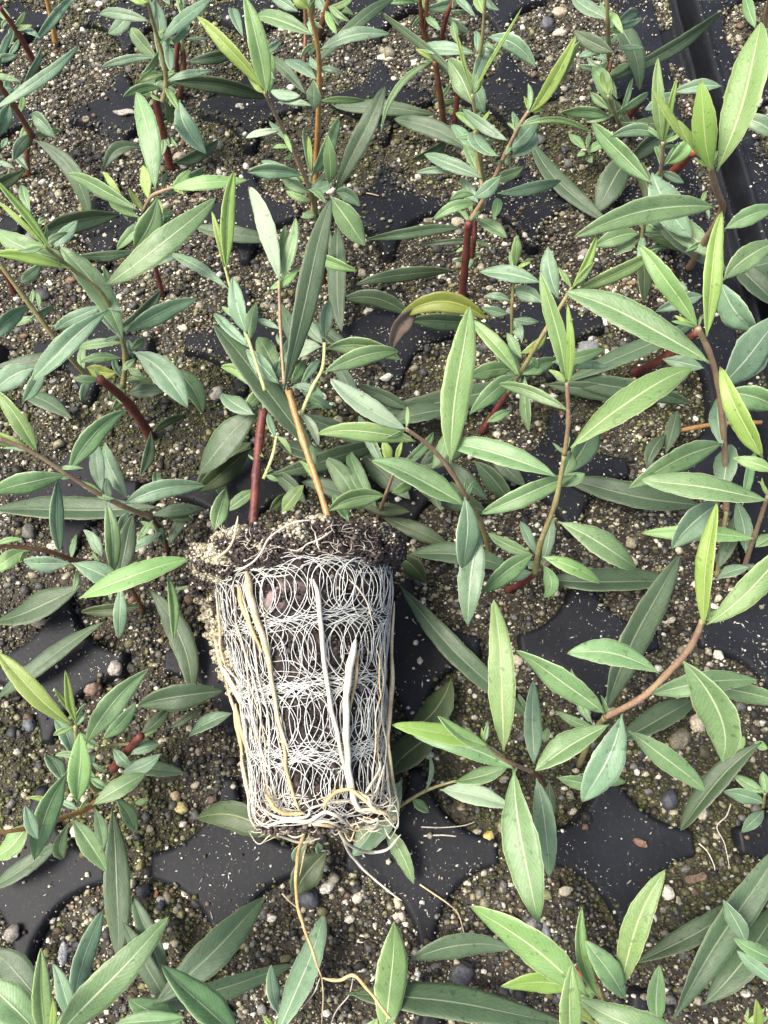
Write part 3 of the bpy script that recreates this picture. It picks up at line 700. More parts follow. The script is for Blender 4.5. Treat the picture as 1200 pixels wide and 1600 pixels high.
p.stem('n', 4, 3, [(918, 252, -2), (917, 240, 5), (916, 234, 9)])
p.leaves([(916, 234, 889, 208, 14, 'g'), (917, 232, 922, 207, 9, 'g'), (914, 240, 948, 220, 15, 'g'), (916, 236, 902, 244, 10, 'g'), (918, 240, 930, 228, 8, 'b'), (917, 242, 925, 254, 12, 'g')])
p = Plant((1048, 274), 'tall seedling with a huge bright blade over the gap between the trays')
p.stem('r', 17, 15, [(1050, 272, 0), (1066, 254, 12), (1084, 236, 24)]); p.stem('p', 13, 10, [(1076, 420, -2), (1100, 380, 24), (1128, 330, 44), (1120, 298, 56), (1110, 262, 66)])
p.leaves([(1120, 268, 1190, 28, 62, 'l', 8, D(hb=66, ht=86, fold=.22)), (1112, 268, 1096, 128, 42, 'y', -4, D(hb=67, ht=86, fold=-.2)), (1086, 232, 1022, 144, 14, 'y', -3, D(hb=62, ht=74)), (1108, 255, 1060, 190, 16, 'y', 0, D(hb=66, ht=76)), (1040, 256, 1082, 210, 26, 'l', 6, D(hb=46, ht=52)), (1118, 324, 908, 366, 46, 'g', 14, D(hb=58, ht=66)),
 (1132, 358, 1215, 324, 32, 'g', -4, D(hb=46, ht=50)), (1128, 135, 1052, 144, 22, 'b', 4, D(hb=20)), (1148, 184, 1216, 214, 28, 'b', -6, D(hb=12)), (1060, 145, 1010, 170, 22, 'b', 0, D(hb=20))])
p = Plant((1022, 330), 'seedling with folded lime tip on thin pink stem left of the big bright blade')
p.stem('p', 7, 6, [(1018, 345, -2), (1022, 300, 22), (1033, 262, 36), (1036, 222, 46)])
p.leaves([(1036, 222, 1029, 91, 22, 'l', -4, D(hb=46, ht=64, fold=.5)), (1037, 222, 1056, 122, 12, 'y', 0, D(hb=46, ht=60)), (1032, 216, 954, 214, 22, 'b', 11, D(hb=44, ht=44)), (1018, 286, 926, 190, 32, 'g', -3, D(hb=34, ht=36)), (1019, 270, 1082, 372, 52, 'b', 6, D(hb=34, ht=26)), (1024, 320, 1122, 402, 40, 'g', 3, D(hb=20, ht=24)), (1015, 340, 1140, 430, 30, 'd', 0, D(hb=10))])
p = Plant((1010, 400), 'low seedling under the arching leaf in the upper right')
p.stem('n', 8, 6, [(1004, 402, -2), (1003, 375, 8), (1006, 345, 16)])
p.leaves([(1012, 370, 1087, 392, 24, 'g', -3), (1000, 365, 930, 385, 30, 'g', 5), (1003, 396, 1040, 386, 12, 'g', -2), (1000, 374, 962, 400, 20, 'g', 4), (1004, 392, 990, 420, 16, 'g'), (1010, 352, 1020, 362, 14, 'g'), (975, 465, 988, 500, 16, 'b', 0, D(hb=6))])
# right top corner
p = Plant((1196, 60), 'seedling cut by the upper right corner')
p.stem('p', 9, 7, [(1192, 62, 0), (1198, 20, 12), (1205, -10, 22)])
p.leaves([(1180, 44, 1160, -14, 20, 'g'), (1205, 45, 1180, 84, 26, 'g', 0, D(hb=12)), (1100, 0, 1140, -10, 12, 'b', 0, D(hb=5))])
# left side middle
p = Plant((236, 682), 'left seedling, dark red stem leaning up left and mottled oval leaf at right')
p.stem('R', 17, 14, [(236, 682, -2), (200, 630), (156, 592)]); p.stem('n', 10, 6, [(192, 604, 16), (196, 560, 28), (188, 522, 38), (160, 460, 52), (112, 420, 62), (70, 385, 72)]); p.stem('n', 9, 8, [(168, 600, 14), (132, 582, 22), (95, 540, 36), (48, 478, 48), (-6, 405, 60)])
p.leaves([(100, 550, -8, 572, 24, 'd', -4), (30, 612, 110, 652, 30, 'd', -5), (10, 600, -10, 640, 20, 'd'), (200, 616, 262, 610, 26, 'd', -3, D(hb=10)),
 (80, 392, -12, 276, 15, 'y', 4, D(hb=72, ht=84)), (74, 390, -10, 312, 10, 'y', 4, D(hb=72, ht=80)), (100, 405, -14, 352, 40, 'g', -10, D(hb=66, ht=70)), (112, 420, -12, 395, 20, 'y', 4, D(hb=64, ht=68)), (84, 388, 121, 344, 22, 'b', 0, D(hb=60)), (66, 408, 31, 441, 20, 'b', -3, D(hb=56, ht=50)),
 (192, 532, 92, 386, 42, 'g', 14, D(hb=42, ht=56)), (163, 446, 334, 309, 46, 'g', 6, D(hb=54, ht=66)), (196, 518, 308, 466, 32, 'b', -3, D(hb=40, ht=44)), (169, 484, 49, 596, 38, 'b', 4, D(hb=50, ht=46)), (164, 478, 85, 516, 24, 'b', 3, D(hb=48, ht=44)), (190, 528, 150, 480, 18, 'b'), (192, 536, 120, 544, 17, 'g', 3),
 (190, 560, 124, 566, 18, 'g', 4), (136, 574, 182, 582, 28, 'w', 4, D(hb=30, ht=30)), (208, 550, 293, 638, 48, 'b', -12, D(hb=32, ht=26)), (272, 576, 316, 646, 34, 'g', -8, D(hb=16, ht=10)), (184, 600, 174, 625, 22, 'g', 0, D(hb=26)), (140, 590, 126, 625, 16, 'b', 0, D(hb=24)), (56, 574, -12, 612, 40, 'b', 5, D(hb=34, ht=32)),
 (72, 565, 34, 628, 24, 'b', -4, D(hb=28, ht=20)), (-14, 536, 43, 478, 28, 'b', -5, D(hb=58, ht=54)), (45, 500, 85, 478, 14, 'b'), (48, 332, 32, 286, 18, 'g', 0, D(hb=20)), (60, 350, 70, 340, 10, 'g', 0, D(hb=20)), (204, 548, 226, 528, 14, 'g'), (208, 560, 200, 530, 12, 'b'), (200, 575, 225, 590, 14, 'g'), (212, 560, 190, 580, 12, 'g'), (180, 470, 172, 520, 20, 'b', 0, D(hb=40, ht=34))])
p = Plant((22, 458), 'dark red stem standing at the left edge behind the tangle of stems')
p.stem('R', 10, 9, [(22, 458, -2), (10, 430), (-8, 408)])
# left lower middle: shoot running in from the left edge
p = Plant((270, 870), 'left seedling whose brown shoot runs in from the edge above the brown ribbed leaf')
p.stem('R', 8, 8, [(262, 862, -2), (252, 830, 10), (236, 808, 20)]); p.stem('p', 9, 7, [(236, 808, 20), (190, 790, 30), (148, 768, 38), (104, 740, 46), (50, 706, 54), (-4, 684, 60)])
p.leaves([(250, 792, -14, 796, 42, 'd', -3, D(hb=7, ht=5)), (236, 806, 318, 795, 24, 'd', -3, D(hb=12)), (58, 706, -8, 606, 28, 'l', 3, D(hb=54, ht=66)), (48, 702, -14, 672, 11, 'y', 0), (30, 698, -12, 688, 9, 'y'), (107, 738, 196, 640, 36, 'g', -9, D(hb=46, ht=50)),
 (160, 768, 150, 686, 26, 'b', -3, D(hb=38, ht=40)), (200, 780, 162, 690, 30, 'b', -5, D(hb=30, ht=32)), (105, 742, -14, 772, 38, 'g', 3, D(hb=46, ht=46)), (90, 746, 92, 864, 25, 'b', 2, D(hb=44, ht=34)), (194, 788, 320, 758, 34, 'b', -9, D(hb=30, ht=28)), (172, 786, 166, 745, 14, 'b'),
 (236, 806, 256, 852, 16, 'd', -3, D(hb=12)), (248, 800, 300, 812, 18, 'o', 0, D(hb=10)), (250, 770, 243, 735, 18, 'd', 0, D(hb=8)), (240, 812, 215, 845, 12, 'g')])
p = Plant((300, 895), 'seedling left of the root plug with a long brown ribbed leaf pointing at the plug')
p.stem('k', 8, 7, [(225, 955, -2), (195, 905, 14), (160, 882, 26), (112, 874, 34), (70, 860, 42), (-6, 852, 50)])
p.leaves([(128, 914, -14, 974, 46, 'd', -5, D(hb=9, ht=5)), (165, 970, -10, 1098, 30, 'd', 6, D(hb=5, ht=4)), (234, 922, 300, 1085, 42, 'd', -16, D(hb=6, ht=4)),
 (46, 858, -12, 895, 30, 'l', 4, D(hb=42)), (112, 880, 30, 876, 28, 'b', -3, D(hb=32, ht=30)), (112, 880, 191, 918, 38, 'b', -5, D(hb=40, ht=36)), (176, 898, 168, 786, 28, 'g', 3, D(hb=32, ht=40)), (184, 912, 208, 804, 34, 'd', 0, D(hb=26, ht=30)), (160, 872, 130, 828, 20, 'b', 4, D(hb=22)),
 (188, 858, 252, 832, 18, 'b', 3, D(hb=14)), (188, 915, 184, 1002, 24, 'b', -2, D(hb=24, ht=16)), (124, 935, 292, 876, 40, 'l', -6, D(hb=40, ht=44, fold=.1)), (262, 898, 272, 998, 18, 'l', -3, D(hb=40, ht=32)), (185, 838, 200, 800, 20, 'b', 0, D(hb=16)), (315, 915, 262, 922, 6, 'g', 0, D(hb=10))])
# lower left clump
p = Plant((178, 1200), 'clump of seedlings left of the root plug base with a lime green folded tip')
p.stem('R', 15, 13, [(178, 1200, 0), (200, 1172, 12), (220, 1150, 20)]); p.stem('n', 9, 7, [(185, 1212, 6), (150, 1235, 18), (125, 1190, 32), (118, 1135, 46)]); p.stem('t', 10, 7, [(180, 1215, 4), (148, 1256, 18), (98, 1278, 28), (42, 1294, 38), (-8, 1302, 44)]); p.stem('n', 6, 5, [(150, 1170, 22), (180, 1165, 16), (205, 1162, 14)])
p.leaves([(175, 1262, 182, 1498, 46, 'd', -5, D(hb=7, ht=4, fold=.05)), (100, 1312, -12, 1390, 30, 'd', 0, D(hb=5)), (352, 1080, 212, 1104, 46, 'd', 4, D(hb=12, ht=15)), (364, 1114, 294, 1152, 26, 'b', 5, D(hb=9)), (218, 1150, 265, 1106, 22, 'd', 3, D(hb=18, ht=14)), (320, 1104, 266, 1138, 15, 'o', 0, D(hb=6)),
 (114, 1134, -4, 1018, 34, 'y', -5, D(hb=46, ht=56)), (120, 1130, 102, 1046, 15, 'y', -3, D(hb=48, ht=60)), (118, 1120, 86, 1076, 11, 'y', 0, D(hb=48, ht=58)), (134, 1164, 226, 1052, 42, 'g', -8, D(hb=36, ht=44)), (160, 1154, 212, 1096, 26, 'g', 6, D(hb=28, ht=32)), (120, 1254, 126, 1142, 40, 'l', 2, D(hb=42, ht=54)),
 (112, 1184, 82, 1120, 28, 'b', 8, D(hb=24)), (98, 1222, 70, 1178, 26, 'b', 4, D(hb=20)), (106, 1204, 54, 1346, 42, 'g', 8, D(hb=36, ht=30)), (145, 1258, 228, 1210, 34, 'g', -3, D(hb=30, ht=30)), (190, 1206, 251, 1178, 26, 'b', 6, D(hb=16)), (204, 1180, 248, 1164, 22, 'b', -4, D(hb=14)), (180, 1246, 213, 1300, 26, 'g', -4, D(hb=16, ht=10)),
 (60, 1312, 40, 1258, 22, 'b', -2, D(hb=42, ht=46)), (46, 1284, -10, 1342, 38, 'l', -6, D(hb=38, ht=36)), (112, 1280, 166, 1364, 34, 'g', -4, D(hb=34, ht=28)), (108, 1286, 98, 1348, 24, 'g', 8, D(hb=30, ht=22)), (148, 1262, 160, 1330, 22, 'g', -4, D(hb=20)), (150, 1180, 128, 1205, 22, 'd', 0, D(hb=12)), (140, 1215, 172, 1235, 14, 'g'), (85, 1250, 45, 1246, 9, 'y', 0, D(hb=20)), (176, 1170, 205, 1200, 20, 'b', 0, D(hb=14)), (150, 1215, 95, 1170, 18, 'g', 0, D(hb=16)), (210, 1255, 232, 1250, 12, 'l', 0, D(hb=8))])
p = Plant((60, 1720, 0), 'large seedling in the lower left corner with broad grey green blades fanning upward')
p.stem('n', 12, 10, [(60, 1720, 0), (75, 1660, 20), (85, 1615, 40)]); p.stem('R', 9, 8, [(160, 1530, -2), (140, 1560, 8), (100, 1620, 20)])
p.leaves([(58, 1560, -14, 1486, 52, 'd', 4, D(hb=10, ht=9)), (200, 1572, 460, 1508, 36, 'd', 7, D(hb=13, ht=6)), (262, 1560, 206, 1400, 34, 'd', 5, D(hb=6, ht=5)), (270, 1580, 190, 1440, 30, 'd', 0, D(hb=9, ht=9)),
 (238, 1572, 416, 1402, 60, 'd', 4, D(hb=17, ht=12)), (290, 1610, 200, 1560, 46, 'g', 0, D(hb=16, ht=18)), (88, 1620, 256, 1444, 62, 'g', 0, D(hb=45, ht=50)), (114, 1574, 160, 1422, 36, 'b', -5, D(hb=36, ht=34)), (70, 1625, 62, 1488, 34, 'l', 0, D(hb=48, ht=58, fold=.4)), (82, 1620, 84, 1560, 12, 'y', 0, D(hb=50, ht=56)),
 (112, 1600, 82, 1506, 28, 'b', 4, D(hb=38, ht=42)), (64, 1622, -26, 1536, 60, 'g', 5, D(hb=40, ht=42)), (380, 1630, 252, 1508, 52, 'g', 0, D(hb=34, ht=40)), (180, 1600, 290, 1590, 30, 'g', 0, D(hb=20, ht=20))])
# bottom centre
p = Plant((440, 1760, 0), 'seedling at the bottom centre left, one upright blade crossed by the tan root')
p.stem('n', 9, 7, [(440, 1760, 0), (432, 1680, 16), (430, 1615, 30)])
p.leaves([(430, 1622, 508, 1428, 46, 'b', 3, D(hb=10, ht=6, arch=1)), (434, 1584, 424, 1508, 24, 'b', -2, D(hb=30, ht=30)), (445, 1640, 480, 1700, 30, 'g', 0, D(hb=20))])
p = Plant((600, 1760, 0), 'seedling at the bottom centre with one broad upright light green blade')
p.stem('n', 10, 8, [(600, 1760, 0), (600, 1690, 18), (598, 1620, 32)])
p.leaves([(540, 1552, 880, 1596, 54, 'd', -6, D(hb=6, ht=7)), (640, 1502, 800, 1484, 38, 'd', -14, D(hb=8, ht=8)), (600, 1625, 616, 1440, 58, 'l', 3, D(hb=12, ht=14, arch=1)), (560, 1640, 590, 1592, 30, 'l', 0, D(hb=33, ht=36))])
# bottom right
p = Plant((950, 1580), 'lower right seedling with a wide spread of pale blades over a red stem')
p.stem('r', 12, 12, [(862, 1500, 0), (895, 1516, 8), (930, 1532, 14)]); p.stem('n', 10, 8, [(930, 1534, 12), (945, 1570, 20), (930, 1600, 34)])
p.leaves([(920, 1558, 738, 1416, 58, 'l', 6, D(hb=34, ht=36)), (905, 1545, 788, 1540, 34, 'y', 6, D(hb=28)), (890, 1640, 892, 1518, 40, 'l', 0, D(hb=50, ht=58, fold=.3)), (938, 1560, 911, 1428, 26, 'l', -14, D(hb=28, ht=36, fold=.5)), (978, 1562, 918, 1474, 44, 'g', 3, D(hb=32, ht=36)), (972, 1542, 1036, 1364, 46, 'l', -9, D(hb=30, ht=42)),
 (1028, 1600, 1030, 1506, 32, 'g', -3, D(hb=22, ht=28)), (1100, 1640, 910, 1560, 62, 'g', -9, D(hb=44, ht=46)), (900, 1560, 935, 1545, 20, 'l', 0, D(hb=26)), (930, 1600, 880, 1560, 20, 'y', 0, D(hb=36, ht=40))])
p = Plant((1120, 1700, 0), 'seedling in the lower right corner, long dark strap leaves crossing each other')
p.stem('n', 10, 8, [(1130, 1700, 0), (1140, 1640, 18), (1165, 1600, 30)])
p.leaves([(990, 1506, 1170, 1402, 38, 'd', 5, D(hb=6, ht=8)), (1100, 1570, 1230, 1400, 52, 'd', 5, D(hb=10, ht=12)), (1052, 1592, 1225, 1318, 52, 'd', -4, D(hb=16, ht=20)), (1165, 1474, 1129, 1406, 30, 'b', 3, D(hb=22, ht=26)), (1216, 1500, 1146, 1464, 28, 'g', -4, D(hb=34, ht=36)), (1216, 1540, 1150, 1485, 24, 'b', 0, D(hb=20)),
 (1185, 1620, 1182, 1560, 18, 'y', 0, D(hb=50, ht=60))])
p = Plant((1192, 1262), 'small fresh seedling at the right edge beside a dark hanging leaf')
p.stem('n', 5, 4, [(1192, 1262, -2), (1194, 1250, 5), (1195, 1240, 10)])
p.leaves([(1190, 1160, 1064, 1300, 38, 'd', 10, D(hb=14, ht=5)), (1196, 1240, 1144, 1210, 20, 'g'), (1196, 1256, 1132, 1238, 26, 'b', 3), (1194, 1266, 1160, 1300, 22, 'b'), (1198, 1240, 1192, 1205, 18, 'g'), (1200, 1235, 1162, 1228, 12, 'g'), (1150, 1178, 1163, 1150, 14, 'l', 0, D(hb=8)), (1178, 1160, 1200, 1170, 16, 'l', 0, D(hb=10))])
# centre right lower pair
p = Plant((845, 1232), 'seedling right of the plug base, star of leaves round a short pink stem')
p.stem('k', 8, 8, [(850, 1226, 0), (844, 1214, 12), (832, 1206, 22)]); p.stem('p', 8, 6, [(832, 1206, 22), (800, 1193, 32), (778, 1180, 38), (757, 1162, 46)])
p.leaves([(858, 1220, 862, 1276, 20, 'd', 0, D(hb=14, ht=8)), (895, 1215, 978, 1222, 28, 'g', -3, D(hb=14, ht=10)), (870, 1215, 935, 1228, 24, 'g', 0, D(hb=18, ht=16)), (787, 1174, 773, 938, 48, 'l', 3, D(hb=38, ht=48, fold=.1)), (768, 1168, 612, 1134, 34, 'y', 6, D(hb=44, ht=52)), (762, 1165, 684, 1120, 24, 'l', -6, D(hb=46, ht=52)), (804, 1202, 646, 1148, 36, 'g', 8, D(hb=32, ht=34)), (834, 1194, 832, 1066, 32, 'b', 0, D(hb=22, ht=28)), (850, 1160, 856, 1138, 16, 'g', 0, D(hb=12)),
 (803, 1202, 844, 1444, 66, 'g', 8, D(hb=34, ht=34, fold=.15)), (838, 1216, 856, 1374, 38, 'b', -6, D(hb=24, ht=20)), (840, 1205, 900, 1165, 22, 'd', 0, D(hb=12)), (932, 1140, 868, 1112, 17, 'g', -2, D(hb=12))])
p = Plant((612, 1265), 'thin stemmed seedling creeping out from under the right side of the plug base')
p.stem('n', 7, 4, [(612, 1268, 4), (664, 1236, 10), (712, 1220, 14)])
p.leaves([(708, 1222, 795, 1196, 28, 'g', 3, D(hb=14)), (688, 1234, 800, 1262, 36, 'u', -5, D(hb=13, ht=14)), (664, 1238, 672, 1178, 9, 'b', 6, D(hb=11)), (644, 1248, 670, 1270, 18, 'g', 0, D(hb=8)), (600, 1288, 648, 1382, 28, 'g', -3, D(hb=6, ht=4)), (628, 1218, 550, 1338, 58, 'b', -4, D(hb=9, ht=5)), (706, 1060, 636, 1146, 50, 'o', -10, D(hb=4)), (690, 1140, 604, 1212, 54, 'o', 6, D(hb=5)),
 (625, 915, 826, 1124, 40, 'd', 8, D(hb=6)), (618, 868, 665, 912, 34, 'o', -6, D(hb=8)), (640, 866, 806, 890, 38, 'd', -10, D(hb=4)), (820, 1110, 810, 1085, 14, 'd', 0)])
p = Plant((920, 1190), 'seedling with a long arching pink stem ending in two upright lime leaves')
p.stem('n', 11, 10, [(905, 1195, -2), (925, 1150, 22), (946, 1120, 40)]); p.stem('p', 11, 11, [(946, 1120, 40), (1000, 1092, 52), (1040, 1055, 60), (1078, 1012, 70), (1098, 970, 78)])
p.leaves([(946, 1112, 1066, 864, 50, 'd', -9, D(hb=16, ht=24)), (960, 1160, 1088, 1088, 42, 'd', 3, D(hb=7, ht=5)), (1099, 978, 1118, 790, 30, 'y', -4, D(hb=78, ht=92, fold=.35)), (1104, 976, 1238, 846, 46, 'l', 8, D(hb=78, ht=88)), (1030, 1052, 886, 1020, 46, 'g', 14, D(hb=62, ht=62)), (1064, 1030, 1132, 1197, 64, 'g', -22, D(hb=66, ht=54)),
 (1014, 1085, 1188, 1060, 40, 'g', -5, D(hb=48, ht=50)), (1090, 1068, 1226, 1100, 34, 'g', -3, D(hb=40, ht=40)), (946, 1116, 806, 1018, 44, 'g', 3, D(hb=42, ht=46)), (972, 1116, 908, 1254, 56, 'b', -9, D(hb=48, ht=44)), (982, 1142, 1102, 1237, 40, 'g', -3, D(hb=36, ht=30)), (952, 1132, 836, 1203, 44, 'g', 3, D(hb=48, ht=46)),
 (926, 1132, 893, 1044, 16, 'g', -4, D(hb=24)), (920, 1128, 902, 1080, 22, 'b', 0, D(hb=20))])
# centre right
p = Plant((800, 918), 'seedling right of the plug top, slender pink stem topped by a tall folded lime leaf')
p.stem('R', 11, 10, [(792, 922, -2), (815, 912, 6), (836, 896, 12)]); p.stem('n', 10, 8, [(836, 896, 12), (844, 850, 26), (868, 785, 42), (882, 710, 56)]); p.stem('p', 8, 7, [(882, 710, 56), (888, 660, 66), (886, 598, 76)])
p.leaves([(846, 905, 1068, 908, 42, 'd', 3, D(hb=5)), (884, 598, 843, 426, 30, 'l', 6, D(hb=76, ht=90, fold=.5)), (888, 602, 888, 474, 15, 'y', 3, D(hb=77, ht=90)), (889, 642, 778, 598, 22, 'g', 5, D(hb=68, ht=64)), (892, 700, 1091, 572, 54, 'l', -13, D(hb=60, ht=64)), (870, 745, 694, 694, 42, 'g', 9, D(hb=50, ht=46)), (900, 742, 756, 803, 36, 'g', 3, D(hb=44, ht=42)),
 (870, 760, 914, 740, 24, 'g', 0, D(hb=42)), (884, 742, 934, 650, 42, 'd', 4, D(hb=22, ht=16)), (880, 745, 895, 705, 26, 'g', 0, D(hb=36)), (872, 815, 998, 892, 46, 'g', -6, D(hb=36, ht=32)), (848, 870, 940, 912, 26, 'l', -5, D(hb=22, ht=20)), (834, 866, 752, 926, 36, 'g', 3, D(hb=24, ht=24)), (832, 866, 762, 832, 22, 'g', -4, D(hb=22)),
 (848, 882, 850, 938, 26, 'g', -12, D(hb=16, ht=8)), (846, 882, 858, 800, 20, 'b', 6, D(hb=16)), (840, 868, 812, 812, 18, 'b', 0, D(hb=14)), (832, 895, 790, 908, 20, 'b', 3, D(hb=14)), (845, 885, 820, 880, 14, 'b', 0, D(hb=14))])
p = Plant((770, 870), 'seedling right of centre with one big bright upright blade on leaning pink stem')
p.stem('n', 10, 9, [(765, 862, -2), (752, 820, 16), (730, 780, 30)]); p.stem('p', 9, 7, [(730, 780, 30), (706, 738, 42), (672, 698, 52), (634, 670, 60)])
p.leaves([(830, 588, 576, 645, 42, 'd', -10, D(hb=8, ht=6)), (700, 640, 610, 662, 34, 'd', 4, D(hb=9)), (636, 672, 516, 592, 36, 'u', -5, D(hb=60, ht=68)), (650, 690, 496, 678, 34, 'l', 9, D(hb=57, ht=60)), (704, 724, 735, 477, 54, 'l', -5, D(hb=46, ht=62, fold=.1)), (726, 790, 580, 719, 44, 'g', 6, D(hb=34, ht=38)), (726, 776, 722, 890, 42, 'b', -7, D(hb=40, ht=34)),
 (752, 832, 732, 978, 46, 'b', 7, D(hb=34, ht=26)), (674, 735, 700, 668, 24, 'g', 4, D(hb=34)), (655, 728, 700, 694, 22, 'd', 0, D(hb=20)), (740, 720, 800, 790, 34, 'd', -5, D(hb=16, ht=10)), (700, 720, 760, 780, 26, 'd', 0, D(hb=12)), (760, 700, 820, 760, 30, 'd', 0, D(hb=8))])
p = Plant((590, 812), 'thin seedling shoot with a forked yellow tip right above the plug top')
p.stem('p', 7, 5, [(586, 818, 2), (602, 775, 18), (614, 742, 28)])
p.leaves([(612, 722, 599, 688, 18, 'y', 0, D(hb=30, ht=34)), (618, 722, 628, 690, 10, 'y', 0, D(hb=30, ht=34)), (612, 770, 650, 745, 18, 'l', 3, D(hb=20)), (618, 738, 680, 672, 18, 'g', 5, D(hb=26)), (510, 800, 600, 774, 34, 'g', -9, D(hb=22, ht=24)), (560, 790, 640, 800, 24, 'o', 0, D(hb=10)), (503, 712, 562, 800, 36, 'g', -9, D(hb=14, ht=10)), (520, 705, 575, 760, 36, 'd', 0, D(hb=8)),
 (560, 700, 640, 780, 44, 'd', 0, D(hb=6)), (640, 750, 760, 800, 44, 'd', 0, D(hb=5)), (420, 742, 600, 688, 36, 'd', 5, D(hb=14, ht=12)), (430, 690, 520, 720, 30, 'd', 0, D(hb=10)), (545, 815, 520, 770, 22, 'g', 0, D(hb=18)), (655, 735, 740, 690, 30, 'o', 0, D(hb=8)), (480, 715, 505, 745, 30, 'd', 0, D(hb=9)), (440, 800, 475, 758, 26, 'l', 0, D(hb=18, ht=22)), (335, 830, 353, 762, 32, 'g', 0, D(hb=22, ht=24)), (350, 800, 400, 765, 22, 'g', 0, D(hb=14)), (395, 690, 306, 768, 42, 'o', 5, D(hb=7)), (420, 800, 450, 770, 18, 'o', 0, D(hb=12))])
# middle right clump
p.leaves([(600, 800, 470, 752, 30, 'd', 6, D(hb=8, ht=9)), (596, 806, 700, 850, 30, 'o', 0, D(hb=6)), (585, 700, 470, 650, 30, 'd', 4, D(hb=10)), (560, 640, 520, 560, 26, 'b', 3, D(hb=14, ht=18)), (590, 795, 545, 700, 28, 'g', -6, D(hb=12, ht=14)), (640, 640, 560, 600, 24, 'd', 0, D(hb=9)),
 (480, 790, 425, 735, 26, 'd', 4, D(hb=12)), (360, 790, 330, 700, 28, 'd', -5, D(hb=6)), (470, 560, 430, 470, 26, 'd', 4, D(hb=14, ht=14)), (560, 560, 480, 500, 24, 'd', 0, D(hb=12)), (690, 800, 640, 720, 26, 'd', 4, D(hb=9)), (600, 730, 560, 650, 20, 'b', 0, D(hb=16, ht=18))])
p = Plant((768, 668), 'leafy low seedling in the middle right beside the yellowing curled leaf')
p.stem('R', 10, 9, [(752, 676, -2), (775, 640, 8), (795, 612, 16)]); p.stem('n', 9, 6, [(795, 612, 16), (815, 580, 28), (850, 520, 42), (880, 472, 50), (893, 450, 54)]); p.stem('n', 6, 5, [(800, 530, 22), (800, 480, 34), (804, 422, 44)])
p.leaves([(870, 592, 1084, 632, 38, 'd', -5, D(hb=5)), (850, 600, 1000, 620, 30, 'd', 0, D(hb=4)), (1096, 498, 880, 594, 32, 'd', -4, D(hb=18, ht=8)), (815, 600, 770, 520, 34, 'd', 0, D(hb=10)), (1010, 530, 955, 490, 20, 'd', 0, D(hb=6)),
 (812, 588, 736, 498, 26, 'l', 3, D(hb=30, ht=36)), (808, 586, 737, 646, 32, 'g', 4, D(hb=30, ht=28)), (802, 578, 730, 592, 30, 'g', 6, D(hb=26)), (820, 588, 826, 674, 20, 'g', 2, D(hb=28, ht=22)), (815, 586, 870, 562, 26, 'g', -2, D(hb=28)), (862, 566, 948, 545, 24, 'g', 3, D(hb=30)), (870, 570, 951, 574, 18, 'b', -3, D(hb=24)),
 (812, 552, 854, 520, 17, 'y', 6, D(hb=34)), (893, 452, 934, 366, 15, 'y', 3, D(hb=54, ht=64)), (894, 450, 928, 410, 14, 'l', 0, D(hb=54, ht=60)), (902, 452, 1036, 386, 26, 'l', 4, D(hb=52, ht=58)), (873, 468, 855, 386, 30, 'b', -4, D(hb=44, ht=50)), (805, 418, 808, 368, 18, 'l', 0, D(hb=44, ht=52)), (846, 442, 749, 424, 28, 'b', 4, D(hb=44, ht=42)),
 (848, 474, 800, 454, 28, 'b', 5, D(hb=38, ht=38)), (798, 470, 756, 462, 14, 'b', 3, D(hb=34)), (795, 490, 752, 480, 18, 'b', -2, D(hb=26)), (802, 498, 842, 502, 14, 'b', 2, D(hb=26)), (802, 500, 816, 532, 20, 'b', 0, D(hb=26)), (815, 560, 792, 520, 18, 'g', 0, D(hb=26)), (800, 600, 775, 590, 18, 'g', 0, D(hb=18)), (806, 618, 788, 600, 14, 'g', 0, D(hb=12)), (760, 660, 800, 640, 16, 'g', 0, D(hb=8)), (825, 560, 840, 575, 20, 'g', 0, D(hb=30))])
p.leaf(762, 500, 624, 494, 36, 'w', 24, hb=14, ht=14, arch=4, roll=.2, label='yellowing leaf arched over the tray')
p.leaf(656, 482, 612, 546, 30, 'x', 10, hb=14, ht=8, arch=3, fold=.6, label='dead curled brown leaf tip')
p.leaf(770, 512, 640, 502, 30, 'd', 5, hb=6, ht=5)
